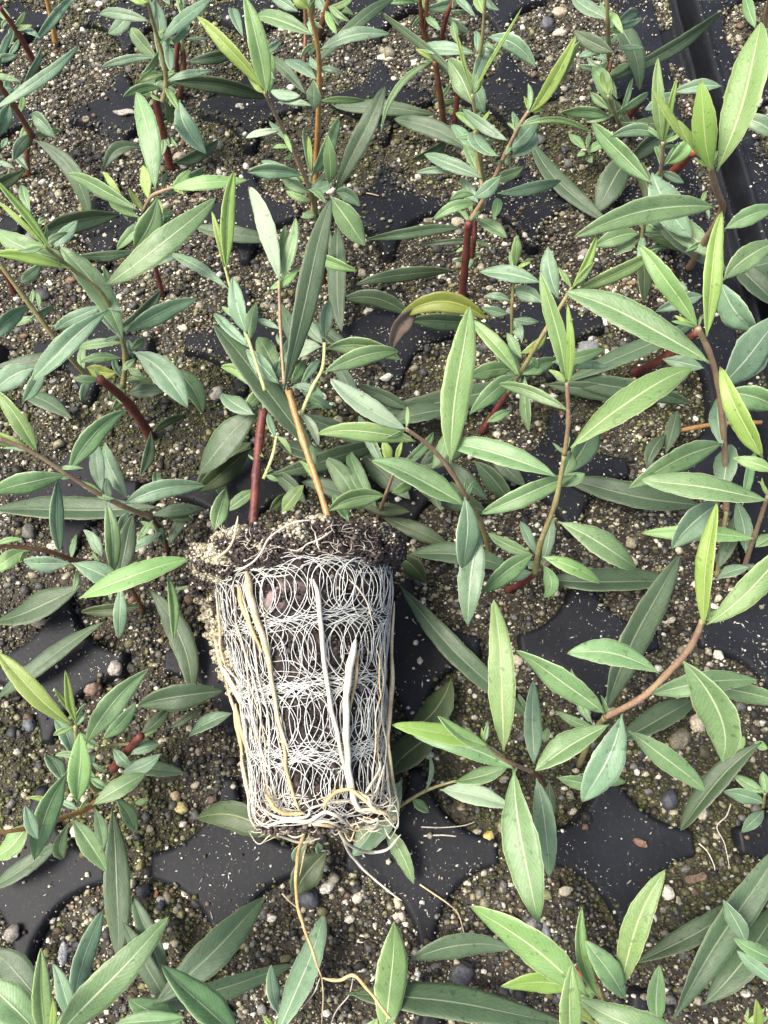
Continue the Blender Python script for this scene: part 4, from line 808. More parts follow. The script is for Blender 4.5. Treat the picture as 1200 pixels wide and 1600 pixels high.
# right edge plants
p = Plant((1085, 515), 'seedling on the right with a vertical lime leaf and a long leaf pointing left')
p.stem('R', 16, 14, [(990, 585, -2), (1042, 556, 10), (1090, 518, 24)]); p.stem('p', 10, 10, [(1135, 800, 10), (1134, 740, 22), (1130, 670, 38), (1122, 600, 52), (1108, 550, 62), (1090, 512, 70)])
p.leaves([(1090, 512, 997, 384, 34, 'l', 4, D(hb=70, ht=80)), (1104, 526, 1128, 328, 32, 'y', -3, D(hb=68, ht=84)), (1110, 568, 884, 455, 52, 'g', 8, D(hb=62, ht=62)), (1124, 606, 1218, 494, 62, 'b', 4, D(hb=48, ht=50)), (1130, 612, 1218, 640, 44, 'g', -6, D(hb=46, ht=44)), (1192, 716, 1125, 576, 36, 'y', -3, D(hb=56, ht=66, fold=.4)), (1128, 694, 990, 758, 42, 'g', 6, D(hb=36, ht=40)),
 (1200, 782, 1002, 748, 46, 'g', 3, D(hb=46, ht=44)), (1212, 738, 1145, 716, 24, 'l', 3, D(hb=56)), (1128, 700, 1118, 620, 30, 'b', 0, D(hb=34)), (1128, 770, 1140, 690, 40, 'b', 0, D(hb=24)), (1135, 600, 1200, 560, 30, 'b', 0, D(hb=30)), (1099, 462, 1029, 486, 26, 'b', 3, D(hb=30)), (1075, 455, 1050, 440, 14, 'b', 0, D(hb=30)), (1126, 440, 1184, 518, 46, 'b', 8, D(hb=36, ht=28)),
 (1130, 438, 1216, 380, 42, 'g', -9, D(hb=36, ht=40)), (1145, 405, 1216, 480, 40, 'd', 0, D(hb=8)), (1160, 420, 1216, 408, 36, 'd', 0, D(hb=10)), (1100, 575, 1035, 560, 26, 'b', 0, D(hb=12))])
p = Plant((1150, 900), 'seedling low on the right edge with a brown stem and overlapping grey green leaves')
p.stem('t', 8, 7, [(1045, 676, 3), (1122, 662, 5), (1190, 660, 7)]); p.stem('p', 9, 7, [(1160, 895, 0), (1178, 840, 20), (1200, 775, 40)]); p.stem('n', 8, 7, [(1120, 900, -2), (1128, 850, 8), (1135, 800, 14)])
p.leaves([(1100, 790, 880, 748, 44, 'd', -5, D(hb=6)), (1180, 842, 1005, 832, 30, 'l', 4, D(hb=22)), (1124, 786, 1050, 856, 50, 'b', 5, D(hb=30, ht=26)), (1165, 864, 1150, 780, 28, 'b', 4, D(hb=14)), (1172, 886, 1120, 904, 22, 'b', 3, D(hb=12)), (1150, 800, 1125, 884, 26, 'd', -3, D(hb=10)), (1040, 680, 1012, 730, 24, 'd', 6, D(hb=5)), (1180, 855, 1210, 835, 22, 'g', 0, D(hb=20)),
 (1165, 880, 1215, 920, 30, 'd', 0, D(hb=6)), (1160, 790, 1180, 700, 16, 'n' if False else 'g', 0, D(hb=20)), (1190, 900, 1216, 870, 24, 'b', 0, D(hb=14)), (1040, 710, 1060, 640, 26, 'd', 0, D(hb=4))])
FILL = {0: (3, 0), 2: (5, 1), 3: (8, 1), 4: (4, 1), 6: (6, 1), 7: (8, 1), 8: (4, 0), 9: (7, 1), 10: (5, 0), 11: (7, 0), 12: (6, 1), 13: (4, 1), 15: (3, 0), 16: (4, 1), 17: (4, 1), 19: (8, 2), 21: (4, 1), 22: (5, 1), 23: (6, 1)}
for i_, p in enumerate(ALLP):
    if len(p.root.children) < 80: p.tips(i_+300)
    if i_ in FILL and p.pts:
        a_, b_ = FILL[i_]; p.sprigs(int(a_*2.2), i_+50, 18, 52) if any(q[2] > .008 for q in p.pts) else None; p.lows(b_, i_+90, 60, 120)
# ------------------------------------------------------------------ the uprooted seedling with its root plug
BOT = at(507, 1272, 0.0235); TOP = at(472, 866, 0.0300)
root = empty('uprooted_seedling', at(500, 1280, 0.004))
tag(root, 'uprooted seedling lying on the tray, root plug wrapped in white fine roots', 'seedling', None)
AX = np.array(TOP)-np.array(BOT); AL = np.linalg.norm(AX); AX /= AL
NN = np.array((0, 0, 1.0)); XX = np.cross(AX, NN); XX /= np.linalg.norm(XX); NN = np.cross(XX, AX)
_mt = pxsize(Vector(np.array(BOT)+np.array((0, 0, .0))))
RT = [(0, 106*pxsize(BOT)), (.25, 108*pxsize(BOT)), (.5, 117*pxsize(BOT)), (.8, 130*pxsize(TOP)), (1.0, 136*pxsize(TOP))]
def rad_at(t): return float(np.interp(t, [a for a, _ in RT], [b for _, b in RT]))
def ax_pt(t, a, r): return np.array(BOT)+AX*AL*t+(XX*math.sin(a)+NN*math.cos(a))*r
def surf(px, py, off=0.0006):
    """point on the plug surface seen at this place of the photograph, else beside it"""
    d = np.array(ray(px, py)); d /= np.linalg.norm(d); c = np.array(CAM); best = None
    s = 0.10
    for i in range(500):
        p_ = c+d*s; q = p_-np.array(BOT); t = (q@AX)/AL; r_ = q-AX*(q@AX); dist = np.linalg.norm(r_)-rad_at(min(1.1, max(-.1, t)))-off
        if best is None or dist < best[0]: best = (dist, p_)
        if dist < 1e-5: return p_
        s += max(1e-5, dist*0.8)
        if s > .3: break
    return best[1]
# lumpy dark soil core
nt_, na_ = 90, 120; vs = []
tt = np.linspace(-.0, 1.02, nt_)
for t in tt:
    for j in range(na_):
        a = 2*math.pi*j/na_; r = rad_at(t)*0.955*(min(1, (t+.012)/.03)**.5 if t < .02 else 1)
        nz = 0.00055*math.sin(a*9+t*31)+0.0005*math.sin(a*17-t*57+1)+0.0005*math.sin(a*31+t*90+2)+rng.normal()*0.00014
        if t > .84: nz += (t-.84)/.16*0.0012
        vs.append(ax_pt(t, a, r+nz))
F = [[i*na_+j, i*na_+(j+1) % na_, (i+1)*na_+(j+1) % na_, (i+1)*na_+j] for i in range(nt_-1) for j in range(na_)]
F.append(list(range(na_))[::-1]); F.append([(nt_-1)*na_+j for j in range(na_)])
mcore, n, l, b = newmat('plug_soil')
tc = n.new('ShaderNodeTexCoord'); t = n.new('ShaderNodeTexNoise'); t.inputs['Scale'].default_value = 520; t.inputs['Detail'].default_value = 7
l.new(tc.outputs['Object'], t.inputs['Vector'])
r = ramp(n, [(0.35, (0.006, 0.004, 0.004)), (0.58, (0.030, 0.020, 0.016)), (0.72, (0.11, 0.075, 0.062))]); l.new(t.outputs[0], r.inputs[0])
t2 = n.new('ShaderNodeTexNoise'); t2.inputs['Scale'].default_value = 95; t2.inputs['Detail'].default_value = 3; l.new(tc.outputs['Object'], t2.inputs['Vector'])
mr = n.new('ShaderNodeMapRange'); mr.inputs[1].default_value = 0.62; mr.inputs[2].default_value = 0.72; mr.inputs[4].default_value = 0.7; l.new(t2.outputs[0], mr.inputs[0])
l.new(mix_c(n, l, mr.outputs[0], r.outputs[0], (0.36, 0.27, 0.25)), b.inputs['Base Color']); b.inputs['Roughness'].default_value = 0.85
bp = n.new('ShaderNodeBump'); bp.inputs['Distance'].default_value = 0.0009; l.new(t.outputs[0], bp.inputs['Height']); l.new(bp.outputs[0], b.inputs['Normal'])
core = mesh_obj('root_ball', np.array(vs), F, mcore, root)
# ---- crumbly crust: crown at the top and the strip down the left side
def crust_pts(n_):
    out = []
    while len(out) < n_:
        px, py = rng.uniform(290, 640), rng.uniform(786, 1100)
        out.append((px, py))
    return out
P_, S_, Cc = [], [], []
def fb(a, b_): return float(fbm(np.array([a]), np.array([b_]), 1.0)[0])
def add_crust(p_, s_, tone):
    P_.append(p_); S_.append(s_)
    Cc.append(tone)
TONES = {'t': [(.46, .41, .29), (.38, .33, .22), (.54, .50, .40), (.24, .20, .12), (.33, .32, .18)], 'd': [(.035, .025, .022), (.06, .042, .034), (.02, .014, .014), (.10, .075, .06), (.05, .035, .03)]}
for i in range(17000):                                       # collar of the crown, all round
    t = rng.uniform(.875, 1.1); a = rng.uniform(-math.pi*.62, math.pi*.62)
    r = rad_at(min(t, 1))
    left = max(0, -math.sin(a)); right = max(0, math.sin(a))
    low = .880+.018*math.sin(a*5)-.05*left**3+.028*(1-abs(a)/2)-.01*right
    if t < low: continue
    k = min(1, (t-low)/.05); bulge = (0.0024+0.0032*left**2+.0010*right**3)*k+0.0009*math.sin(a*11+t*40)+.0006*math.sin(a*23)
    if t > 1.0: r *= math.sqrt(max(0.02, 1-((t-1.0)/.115)**2)); 
    if t > 1.055+.03*math.sin(a*7)+.02*math.sin(a*15+1): continue
    p_ = ax_pt(t, a, r+bulge-rng.uniform(0, .0012))
    nb = math.sin(a*6+1.0)+math.sin(a*13+t*45)+1.3*left-1.2*right+(t-.99)*14-.35+rng.normal()*.5
    tn = 't' if nb > .55 else 'd'
    tone = np.array(random.choice(TONES[tn]))*rng.uniform(.7, 1.3)
    if rng.uniform() < .035: tone = np.array((.66, .62, .52)); 
    add_crust(p_, rng.uniform(.00018, .00050)*(1.5 if rng.uniform() < .06 else 1), tone)
for i in range(19000):                                        # strip of tan crust down the left flank
    v = rng.uniform(0, 1)**1.2; py = 850+v*235
    xo = np.interp(py, [850, 900, 950, 990, 1040, 1090], [296, 301, 313, 324, 338, 360]); xi = np.interp(py, [850, 950, 1010, 1090], [344, 356, 368, 384])
    q_ = rng.uniform(0, 1); w_ = 1+.10*math.sin(py*.21)+.08*math.sin(py*.47)
    px = xi-(xi-xo)*q_*w_
    hgt_ = 33-v*3-11*q_**2.5+rng.normal()*.9+math.sin(py*.3+px*.2)*.8
    dk = (rng.uniform() < .15) or (q_ < .6 and math.sin(py*.12+1)+math.sin(px*.2+py*.05) > .35)
    add_crust(np.array(at(px, py, hgt_/1000-rng.uniform(0, .004)*(rng.uniform() < .5))), rng.uniform(.0002, .00050), np.array(random.choice(TONES['d' if dk else 't']))*rng.uniform(.7, 1.3))
for i in range(9000):                                        # grit packed under the root net
    t = rng.uniform(.01, .9); a = rng.uniform(-math.pi*.55, math.pi*.55)
    tone = np.array(random.choice(TONES['d']))*rng.uniform(.4, 1.3)
    if rng.uniform() < .05: tone = np.array((.42, .34, .30))*rng.uniform(.6, 1.2)
    add_crust(ax_pt(t, a, rad_at(t)*.955-rng.uniform(-.0004, .0004)), rng.uniform(.0002, .00055), tone)
for i in range(900):                                         # crumbs caught in the bottom tangle
    t = rng.uniform(-.035, .04); a = rng.uniform(-1.5, 1.5)
    add_crust(ax_pt(t, a, rad_at(0)*rng.uniform(.6, .98)), rng.uniform(.0002, .0006), np.array(random.choice(TONES['d']))*rng.uniform(.6, 1.5))
k = np.array(S_); big = k > .0005
V, F_, C_ = join([rocks('m', np.array(P_)[~big], k[~big], np.array(Cc)[~big]), rocks('l', np.array(P_)[big], k[big], np.array(Cc)[big])])
tag(mesh_obj('soil_crust', V, F_, GM, core, smooth=False, col=C_), kind='stuff', label='crumbly tan and dark soil crust on the plug')
# ---- the net of fine roots: overlapping loops in four bands
VV, FF, off_ = [], [], 0
def net_tube(pts, r, k=5):
    global off_
    pts = np.array(pts)
    v, f = tube(pts, np.full(len(pts), r) if np.isscalar(r) else r, k)
    VV.append(v); FF.extend([[q+off_ for q in x_] for x_ in f]); off_ += len(v)
bands = [(.800, .098, .040), (.583, .115, .046), (.345, .128, .044), (.130, .100, .050)]
nr = .000086
AMAX = 1.75
for bi, (tc_, rt, pitch_) in enumerate(bands):
    for lay in range(2):
        ph = rng.uniform(0, 6.28); direction = 1 if lay % 2 == 0 else -1
        RA = rt*AL/rad_at(tc_)*rng.uniform(.80, .98)
        stepa = rng.uniform(.12, .15)
        nl = int(2*(AMAX+RA)/stepa); s_ = np.arange(0, nl*26)/26.0
        jit = np.interp(s_, np.arange(nl+2), rng.normal(size=nl+2)*.14); jr = np.interp(s_, np.arange(nl+2), 1+rng.normal(size=nl+2)*.13); jt = np.interp(s_, np.arange(0, nl+2), rng.normal(size=nl+2)*.010)
        a = -AMAX-RA+s_*stepa+jit*.5+RA*jr*np.cos(2*np.pi*s_*direction+ph)
        t = tc_+jt+rt*jr*np.sin(2*np.pi*s_*direction+ph)
        t = t+.010*np.sin(a*2.1+lay*2+bi)+.003*np.sin(a*9+bi)
        a = a+(t-tc_)*rng.uniform(-.7, .7)+.012*np.sin(t*40+lay)
        t = t-0.020*(np.cos(a*1.0)-0.6)                       # bands sag a little across the face
        rr_ = np.interp(t, [q[0] for q in RT], [q[1] for q in RT])*(0.99)+.0006+.00028*np.sin(s_*7.7+lay)+.0001*lay
        ok = (np.abs(a) < AMAX)
        pts = np.array(BOT)[None]+AX[None]*(AL*t)[:, None]+(XX[None]*np.sin(a)[:, None]+NN[None]*np.cos(a)[:, None])*rr_[:, None]
        i0 = 0
        while i0 < len(ok):
            if not ok[i0]: i0 += 1; continue
            j0 = i0
            while j0 < len(ok) and ok[j0]: j0 += 1
            if j0-i0 > 4: net_tube(pts[i0:j0], nr*rng.uniform(.8, 1.15), 4)
            i0 = j0
for i in range(95):                                         # strands running round and along the seams and at random
    seam = rng.choice([.69, .465, .24, .03, .90]); L_ = rng.uniform(.5, 1.7); a0 = rng.uniform(-AMAX, AMAX-.3)
    s_ = np.linspace(0, 1, 26)
    if rng.uniform() < .70: t = seam+rng.normal()*.018+.02*np.sin(s_*rng.uniform(3, 9)+rng.uniform(0, 6))+rng.normal()*.03*s_; a = a0+L_*s_
    else: t = rng.uniform(.05, .8)+rng.normal()*.16*s_+.02*np.sin(s_*7); a = a0+rng.normal()*.5*s_+.06*np.sin(s_*9)
    t = np.clip(t-0.020*(np.cos(a)-0.6), 0.0, .93)
    a = np.clip(a, -AMAX, AMAX)
    rr_ = np.interp(t, [q[0] for q in RT], [q[1] for q in RT])*.985+.00055+.0002*np.sin(s_*11)
    pts = np.array(BOT)[None]+AX[None]*(AL*t)[:, None]+(XX[None]*np.sin(a)[:, None]+NN[None]*np.cos(a)[:, None])*rr_[:, None]
    net_tube(pts, nr*rng.uniform(.7, 1.2), 4)
tag(mesh_obj('root_net', np.concatenate(VV), FF, RM['n'], core), label='white net of looping fine roots')
# ---- thick roots traced along the plug
def root_strand(pts, w, kind='w', off=.0010, w1=None, taper=True, heights=None, k=8, parent=core, name='root'):
    P3 = []
    for i, q in enumerate(pts):
        if len(q) > 2: P3.append(np.array(at(q[0], q[1], q[2]/1000)))
        else: P3.append(surf(q[0], q[1], off))
    n_ = len(P3); w1 = w*.6 if w1 is None else w1
    rad = [(w+(w1-w)*i/max(1, n_-1))*(.42 if w > 4.5 else .5)*pxsize(Vector(P3[i])) for i in range(n_)]
    path, rd = spline(P3, rad, 7)
    ii = np.arange(len(rd)); path = path+np.stack([np.sin(ii*.9+w), np.cos(ii*.7+w*2), np.sin(ii*.5)], 1)*.00004*min(2, w/5)
    rd = rd*(1+.07*np.sin(ii*1.3+w*3)+.05*np.sin(ii*.47+w))
    e_ = np.minimum(ii, len(rd)-1-ii)/5.0; rd = rd*(.35+.65*np.clip(e_, 0, 1))
    v, f = tube(path, rd, k)
    return mesh_obj(name, v, f, RM[kind], parent)
R_ = root_strand
R_([(386, 893), (389, 925), (400, 965), (415, 1010), (424, 1060), (434, 1120), (452, 1180)], 17, 'c', .0016, 5)
R_([(372, 915), (378, 945), (394, 985), (410, 1020)], 11, 'o', .0013, 6)
R_([(438, 1120), (444, 1170), (450, 1215), (468, 1268)], 7, 'o', .0012, 6)
R_([(490, 905), (498, 940), (505, 1020), (516, 1100), (530, 1160), (545, 1235)], 10, 'w', .0015, 7)
R_([(556, 1000), (548, 1035), (542, 1080), (541, 1140), (544, 1190), (551, 1240), (562, 1265), (590, 1268)], 16, 'w', .0018, 9)
R_([(560, 1015), (556, 1060), (547, 1110)], 8, 'o', .0008, 5)
R_([(616, 940), (612, 1010), (612, 1060)], 6, 'c', .0008, 6)
R_([(613, 1020), (612, 1080), (606, 1150), (612, 1210), (622, 1262)], 10, 'c', .0012, 7)
R_([(603, 1190), (607, 1230), (612, 1262)], 6, 'w', .0010, 4)
R_([(338, 935), (343, 975), (345, 1015), (352, 1040)], 6, 'c', .0030, 5)
R_([(328, 965, 26), (337, 1000, 27), (344, 1035, 28), (358, 1065, 29), (388, 1120, 29), (408, 1180, 28), (416, 1240, 26), (420, 1272, 24)], 8, 'c', .001, 8)
R_([(345, 1040, 29), (372, 1085, 31), (392, 1130, 31), (405, 1175, 30), (412, 1230, 27)], 12, 'w', .001, 8)
R_([(350, 1040, 30), (382, 1078, 33), (400, 1130, 34), (410, 1180, 33)], 6, 'w', .001, 4)
R_([(352, 1062, 24), (366, 1110, 25), (376, 1160, 25), (380, 1200, 24), (395, 1260, 22)], 7, 'c', .001, 5)
R_([(368, 1100, 27), (374, 1130, 27), (388, 1180, 26), (398, 1225, 25), (412, 1270, 23)], 9, 'o', .001, 5)
R_([(364, 1100, 25), (372, 1150, 25), (380, 1180, 25)], 7, 'o', .001, 5)
R_([(375, 1190, 23), (386, 1235, 22), (392, 1280, 20), (410, 1305, 16)], 6, 'w', .001, 4)
# tangle across the bottom of the plug
R_([(415, 1240, 40.0), (424, 1255, 41.0), (436, 1268, 41.0), (460, 1272, 41.0), (475, 1270, 41.0)], 8, 'o', .001, 7)
R_([(410, 1265), (440, 1278), (478, 1276), (488, 1262), (520, 1254), (555, 1250)], 6, 'w', .0014, 4)
R_([(505, 1262, 42.0), (516, 1245, 44.0), (530, 1236, 44.0), (548, 1234, 44.0), (570, 1250, 43.0), (580, 1262, 42.0)], 8, 'o', .001, 6)
R_([(556, 1240, 43.0), (574, 1246, 43.0), (582, 1262, 43.0), (600, 1270, 41.0)], 7, 'c', .001, 5)
R_([(415, 1292, 33.0), (450, 1282, 39.5), (480, 1284, 40.0), (505, 1270, 42.0), (525, 1274, 42.0), (545, 1290, 36.5)], 8, 'w', .001, 6)
R_([(400, 1280, 34.0), (430, 1296, 32.0), (470, 1296, 34.0), (492, 1284, 39.0), (520, 1286, 38.5), (545, 1300, 31.0)], 7, 'w', .001, 5)
R_([(404, 1296, 28.0), (430, 1304, 26.0), (470, 1316, 21.0), (500, 1310, 24.5)], 6, 'w', .001, 5)
R_([(560, 1266, 42.0), (590, 1266, 42.0), (606, 1274, 40.0), (618, 1288, 34.0)], 8, 'c', .001, 4)
R_([(558, 1278, 39.0), (580, 1284, 37.0), (590, 1280, 38.0), (586, 1292, 31.0), (560, 1296, 28.0)], 6, 'w', .001, 5)
R_([(571, 1240, 42.0), (580, 1225, 42.0), (592, 1205, 40.0), (594, 1190, 39.0)], 6, 'w', .001, 4)
R_([(585, 1240, 41.0), (592, 1225, 41.0), (600, 1195, 39.0)], 4, 'w', .001, 3)
R_([(480, 1290, 37.5), (500, 1288, 39.0), (520, 1292, 37.0), (545, 1302, 30.5)], 8, 'c', .001, 6)
for i in range(60):                                          # finer tangle
    x0_, y0_ = rng.uniform(398, 610), rng.uniform(1232, 1305); L_ = rng.uniform(25, 90)*rng.choice([-1, 1]); hh = 39-(max(0, y0_-1262))*.22
    q = [(x0_, y0_, hh+rng.uniform(-1, 2))]
    for s__ in (.33, .66, 1): q.append((min(622, max(390, x0_+L_*s__)), y0_+rng.normal()*9+6*math.sin(s__*4), hh+rng.uniform(-2, 2)))
    R_(q, rng.uniform(1.6, 3.6), rng.choice(['w', 'w', 'c', 'h']), .001, 1.5, k=5, name='root')
for i in range(9):                                          # thin tan and white strands running down the sides
    x0_ = rng.uniform(352, 420) if i % 3 else rng.uniform(560, 606); y0_ = rng.uniform(900, 1060); q = []
    for k_ in range(6):
        yy = y0_+k_*(1262-y0_)/5; q.append((x0_+(yy-y0_)*(.16 if i % 3 else -.02)+rng.normal()*4, yy))
    R_(q, rng.uniform(1.8, 4.2), rng.choice(['c', 'w', 'o', 'h']), .0012, 1.6, k=5)
for i in range(40):
    x0_, y0_ = rng.uniform(396, 440) if i % 2 else rng.uniform(560, 618), rng.uniform(1225, 1290)
    an = rng.uniform(-2.6, -.6) if i % 3 else rng.uniform(.4, 2.6); L_ = rng.uniform(14, 48)
    hz = 38-(max(0, y0_-1270))*.3-abs(x0_-507)*.06
    R_([(x0_, y0_, hz), (x0_+L_*.5*math.cos(an)+rng.normal()*4, y0_+L_*.5*math.sin(an), hz+rng.uniform(-1, 2)), (x0_+L_*math.cos(an+.4), y0_+L_*math.sin(an+.4), hz+rng.uniform(-2, 3))], rng.uniform(1.5, 3.4), rng.choice(['w', 'c', 'w']), .001, 1.2, k=5)
# hanging roots
R_([(484, 1284, 38), (472, 1310, 28), (464, 1350, 12), (463, 1400, 9), (472, 1440, 12), (488, 1485, 14), (502, 1527, 12)], 8, 'o', .001, 5)
R_([(484, 1300, 24), (476, 1330, 18), (468, 1370, 9)], 5, 'c', .001, 3)
R_([(504, 1528, 12), (530, 1532, 12), (552, 1524, 14), (578, 1550, 18), (602, 1582, 20), (628, 1612, 21)], 7, 'o', .001, 5)
R_([(500, 1528, 12), (490, 1552, 9), (468, 1580, 2)], 2.5, 'h', .001, 1.5); R_([(503, 1528, 12), (505, 1560, 9), (502, 1605, 2)], 3, 'c', .001, 2)
R_([(552, 1526, 4), (545, 1555, 3), (525, 1580, 2), (516, 1605, 2)], 2.5, 'h', .001, 1.5)
R_([(526, 1284, 36), (536, 1312, 24), (550, 1338, 9), (575, 1365, 4), (602, 1388, 3), (628, 1408, 3)], 7, 'w', .001, 3)
R_([(530, 1298, 30), (548, 1322, 20), (580, 1332, 9), (606, 1326, 10), (626, 1304, 14)], 7, 'w', .001, 5)
# roots and hairs on the crown
R_([(372, 806), (368, 828), (362, 850), (345, 868), (332, 874)], 5, 'c', .0062, 4)
R_([(486, 812), (450, 820), (420, 842), (405, 868), (385, 885), (365, 892)], 5, 'h', .0050, 3.5)
R_([(520, 828), (500, 842), (480, 850), (470, 862)], 3.5, 'h', .0040, 2); R_([(404, 890), (415, 900), (440, 900), (455, 897)], 3.5, 'h', .0030, 2)
R_([(450, 858), (465, 860), (480, 850)], 3, 'h', .0040, 2); R_([(492, 832), (496, 850), (498, 858)], 3, 'h', .004, 2)
R_([(545, 905), (560, 920), (575, 945), (584, 985)], 3.5, 'h', .0015, 2)
for i in range(70):
    x0_, y0_ = rng.uniform(330, 600), rng.uniform(825, 885); an = rng.uniform(0, 6.28); L_ = rng.uniform(12, 34)
    R_([(x0_, y0_), (x0_+L_*.5*math.cos(an)+rng.normal()*2, y0_+L_*.4*math.sin(an)), (x0_+L_*math.cos(an+.3), y0_+L_*.7*math.sin(an+.3))], 1.5, 'h', .0036, .9, k=4, name='root')
# ---- stems and leaves of the uprooted seedling
PL = Plant.__new__(Plant); PL.root = root; PL.pts = []; PL.k = 0; PL.ends = []; PL.base = root.location.copy()
PL.stem('R', 15, 15, [(393, 850, 32), (396, 808, 34), (400, 745, 35), (405, 690, 36), (411, 642, 37)]); PL.stem('t', 11, 11, [(519, 850, 33), (514, 816, 36), (496, 755, 38), (474, 690, 40), (451, 612, 42)])
PL.stem('y', 7, 6, [(470, 648, 38), (488, 606, 42), (504, 575, 44), (507, 536, 46)]); PL.stem('y', 6, 5, [(412, 748, 35), (426, 712, 38), (432, 682, 40)])
PL.stem('p', 6, 5, [(444, 600, 44), (438, 510, 50), (436, 438, 56)]); PL.stem('y', 6, 5, [(414, 610, 44), (388, 530, 48), (362, 455, 54), (352, 418, 58)])
PL.leaves([(410, 636, 311, 742, 52, 'd', 7, D(hb=30, ht=22)), (392, 700, 310, 770, 38, 'o', 0, D(hb=16, ht=10)), (398, 648, 344, 612, 30, 'b', -3, D(hb=34, ht=32)), (400, 610, 344, 572, 20, 'l', 9, D(hb=32, ht=32)), (496, 716, 328, 502, 48, 'd', 5, D(hb=31, ht=42, arch=1)), (443, 612, 518, 306, 42, 'd', 0, D(hb=46, ht=62, fold=.1)),
 (506, 582, 624, 548, 33, 'g', -7, D(hb=45, ht=46)), (509, 545, 626, 561, 32, 'g', -12, D(hb=42, ht=40)), (507, 530, 513, 468, 24, 'b', 0, D(hb=44, ht=50)), (503, 542, 456, 562, 28, 'u', 8, D(hb=42, ht=40)), (505, 538, 474, 498, 22, 'b', 0, D(hb=40)), (454, 606, 506, 622, 14, 'b', -9, D(hb=40)),
 (468, 645, 498, 697, 16, 'u', -6, D(hb=38, ht=34)), (470, 690, 498, 726, 14, 'b', 0, D(hb=36, ht=32)), (430, 686, 418, 644, 13, 'b', 0, D(hb=40)), (414, 742, 436, 752, 9, 'g', 0, D(hb=36)), (412, 715, 396, 700, 9, 'g', 0, D(hb=36)), (437, 440, 388, 290, 32, 'u', 6, D(hb=56, ht=66)), (440, 440, 462, 340, 22, 'g', 3, D(hb=54, ht=62)), (436, 432, 446, 350, 16, 'l', 0, D(hb=54, ht=60)),
 (420, 452, 468, 418, 16, 'l', 4, D(hb=54, ht=56)), (437, 515, 398, 500, 12, 'b', 3, D(hb=48)), (353, 422, 364, 264, 25, 'y', -3, D(hb=58, ht=72, fold=.4)), (350, 420, 330, 330, 12, 'y', 3, D(hb=57, ht=66)), (386, 522, 364, 432, 30, 'b', -4, D(hb=50, ht=56)), (358, 452, 262, 392, 20, 'b', 4, D(hb=50, ht=46)), (384, 540, 400, 470, 22, 'g', 0, D(hb=46)),
 (392, 545, 332, 488, 18, 'b', 0, D(hb=42)), (436, 600, 384, 545, 30, 'b', 0, D(hb=42, ht=44)), (440, 590, 400, 520, 34, 'g', 0, D(hb=40, ht=40)), (432, 580, 466, 520, 24, 'b', 0, D(hb=40)), (470, 610, 520, 640, 20, 'b', 0, D(hb=34, ht=30)), (455, 600, 480, 560, 18, 'g', 0, D(hb=36)), (420, 605, 380, 640, 26, 'g', 0, D(hb=32)), (500, 560, 470, 600, 16, 'b', 0, D(hb=38)), (410, 640, 430, 600, 22, 'g', 0, D(hb=34))])
PL.sprigs(10, 5, 18, 48)
PL.leaf(438, 1312, 300, 1276, 50, 'o', 16, hb=13, ht=6, fold=.15)
PL.leaf(512, 1330, 460, 1400, 52, 'o', 5, hb=6, ht=4)
PL.leaf(478, 1316, 458, 1345, 22, 'b', 0, hb=8, ht=6); PL.leaf(497, 1316, 500, 1334, 15, 'b', 0, hb=8, ht=7)
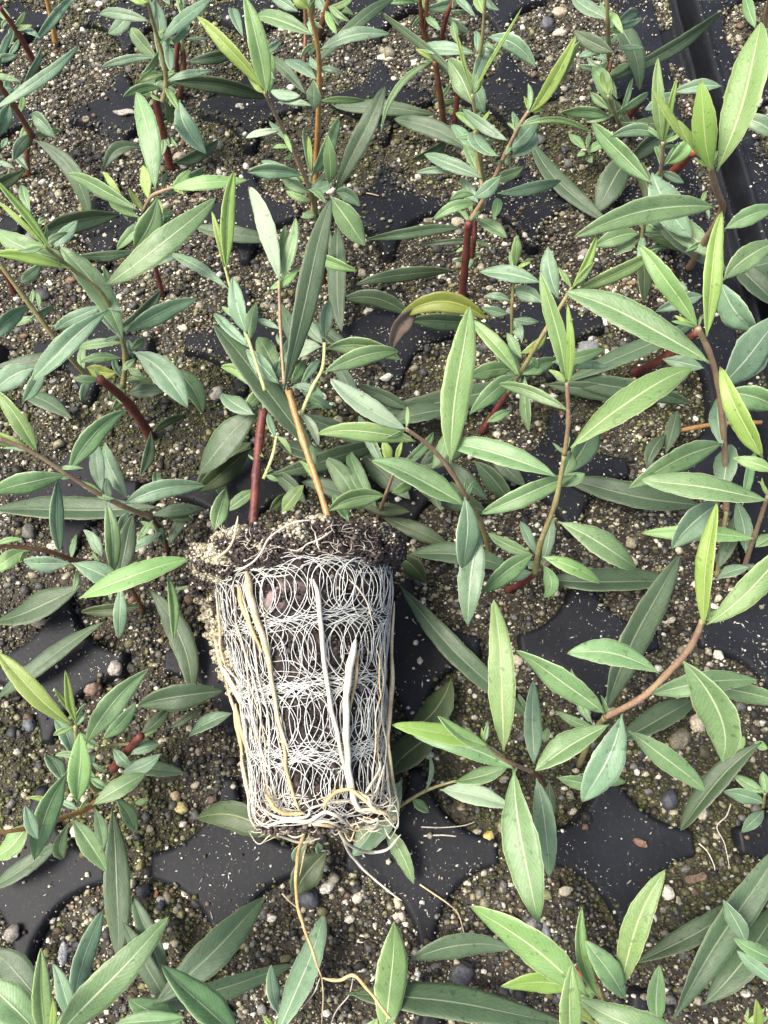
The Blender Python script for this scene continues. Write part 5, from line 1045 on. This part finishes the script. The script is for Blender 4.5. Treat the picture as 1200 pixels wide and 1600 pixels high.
# loose threads of root lying on the tray
def loose(pts, w, kind, lab):
    P3 = [np.array(at(x_, y_, z_/1000)) for x_, y_, z_ in pts]
    path, rd = spline(P3, [w/2*pxsize(Vector(q))*(1-.5*i/len(P3)) for i, q in enumerate(P3)], 6)
    v, f = tube(path, rd, 6); o = mesh_obj('loose_root', v, f, RM[kind]); tag(o, lab, 'loose root', 'stray roots on the tray')
loose([(656, 1382, .4), (680, 1398, .8), (700, 1412, .6), (716, 1428, -1), (726, 1462, -1.5)], 3, 'c', 'long white root thread curving over the tray island right of the hanging roots')
loose([(658, 1292, .4), (690, 1293, .6), (724, 1290, -.5), (742, 1284, -1.6)], 2.2, 'h', 'upper of two thin straight root threads right of the plug base')
loose([(662, 1306, .4), (695, 1305, .6), (727, 1309, -1)], 3, 'h', 'lower of two thin straight root threads right of the plug base')
loose([(729, 1552, 3), (735, 1575, 6), (738, 1604, 8)], 5, 'w', 'short thick white root at the bottom edge on a dark leaf')
loose([(1092, 1318, .5), (1105, 1330, .6), (1115, 1350, .3), (1117, 1360, 0)], 2, 'w', 'short white root thread at the right end of the star island')
loose([(1142, 1256, -1), (1135, 1275, -.6), (1120, 1292, -1), (1132, 1318, -.6), (1140, 1356, -1)], 2, 'h', 'pale crooked root thread in the grit at the lower right')
loose([(441, 1396, -1), (452, 1408, -.6), (464, 1418, -1)], 3, 'c', 'short tan root thread left of the dark slate pebble')
loose([(560, 300, .4), (580, 303, .5), (592, 306, .4)], 2.5, 'c', 'thin straw lying on the black tray at the top centre')
# pieces of debris on the deck
def chip(px, py, w, h, rot, c, lab):
    p_ = at(px, py, .0006); s = pxsize(p_); rr_ = random.Random(px)
    n_ = 14; ring = [(math.cos(a)*(1+rr_.uniform(-.25, .2)), math.sin(a)*(1+rr_.uniform(-.3, .3))) for a in np.linspace(0, 2*math.pi, n_, endpoint=False)]
    vs = []
    for z_ in (0.0, .0005):
        for a, b_ in ring:
            x_, y_ = a*w/2*s, b_*h/2*s; vs.append((p_.x+x_*math.cos(rot)-y_*math.sin(rot), p_.y+x_*math.sin(rot)+y_*math.cos(rot), p_.z+z_+.0004*math.sin(a*3)))
    F = [list(range(n_))[::-1], list(range(n_, 2*n_))]+[[i, (i+1) % n_, n_+(i+1) % n_, n_+i] for i in range(n_)]
    o = mesh_obj('bark_chip', np.array(vs), F, GM, smooth=False, col=np.tile(np.array(c), (2*n_, 1))); tag(o, lab, 'bark chip', 'bark chips')
chip(1000, 1316, 22, 11, -.5, (.17, .09, .055), 'brown bark chip on the star shaped tray island at the lower right')
chip(195, 176, 34, 10, -.15, (.30, .27, .23), 'grey splinter on the black island at the upper left')
chip(1085, 1372, 38, 14, .1, (.12, .08, .05), 'dark brown bark sliver right of the star shaped island')
chip(330, 1250, 16, 10, .6, (.10, .07, .05), 'dark brown chip in the grit left of the plug base')
print('objects', len(bpy.data.objects))
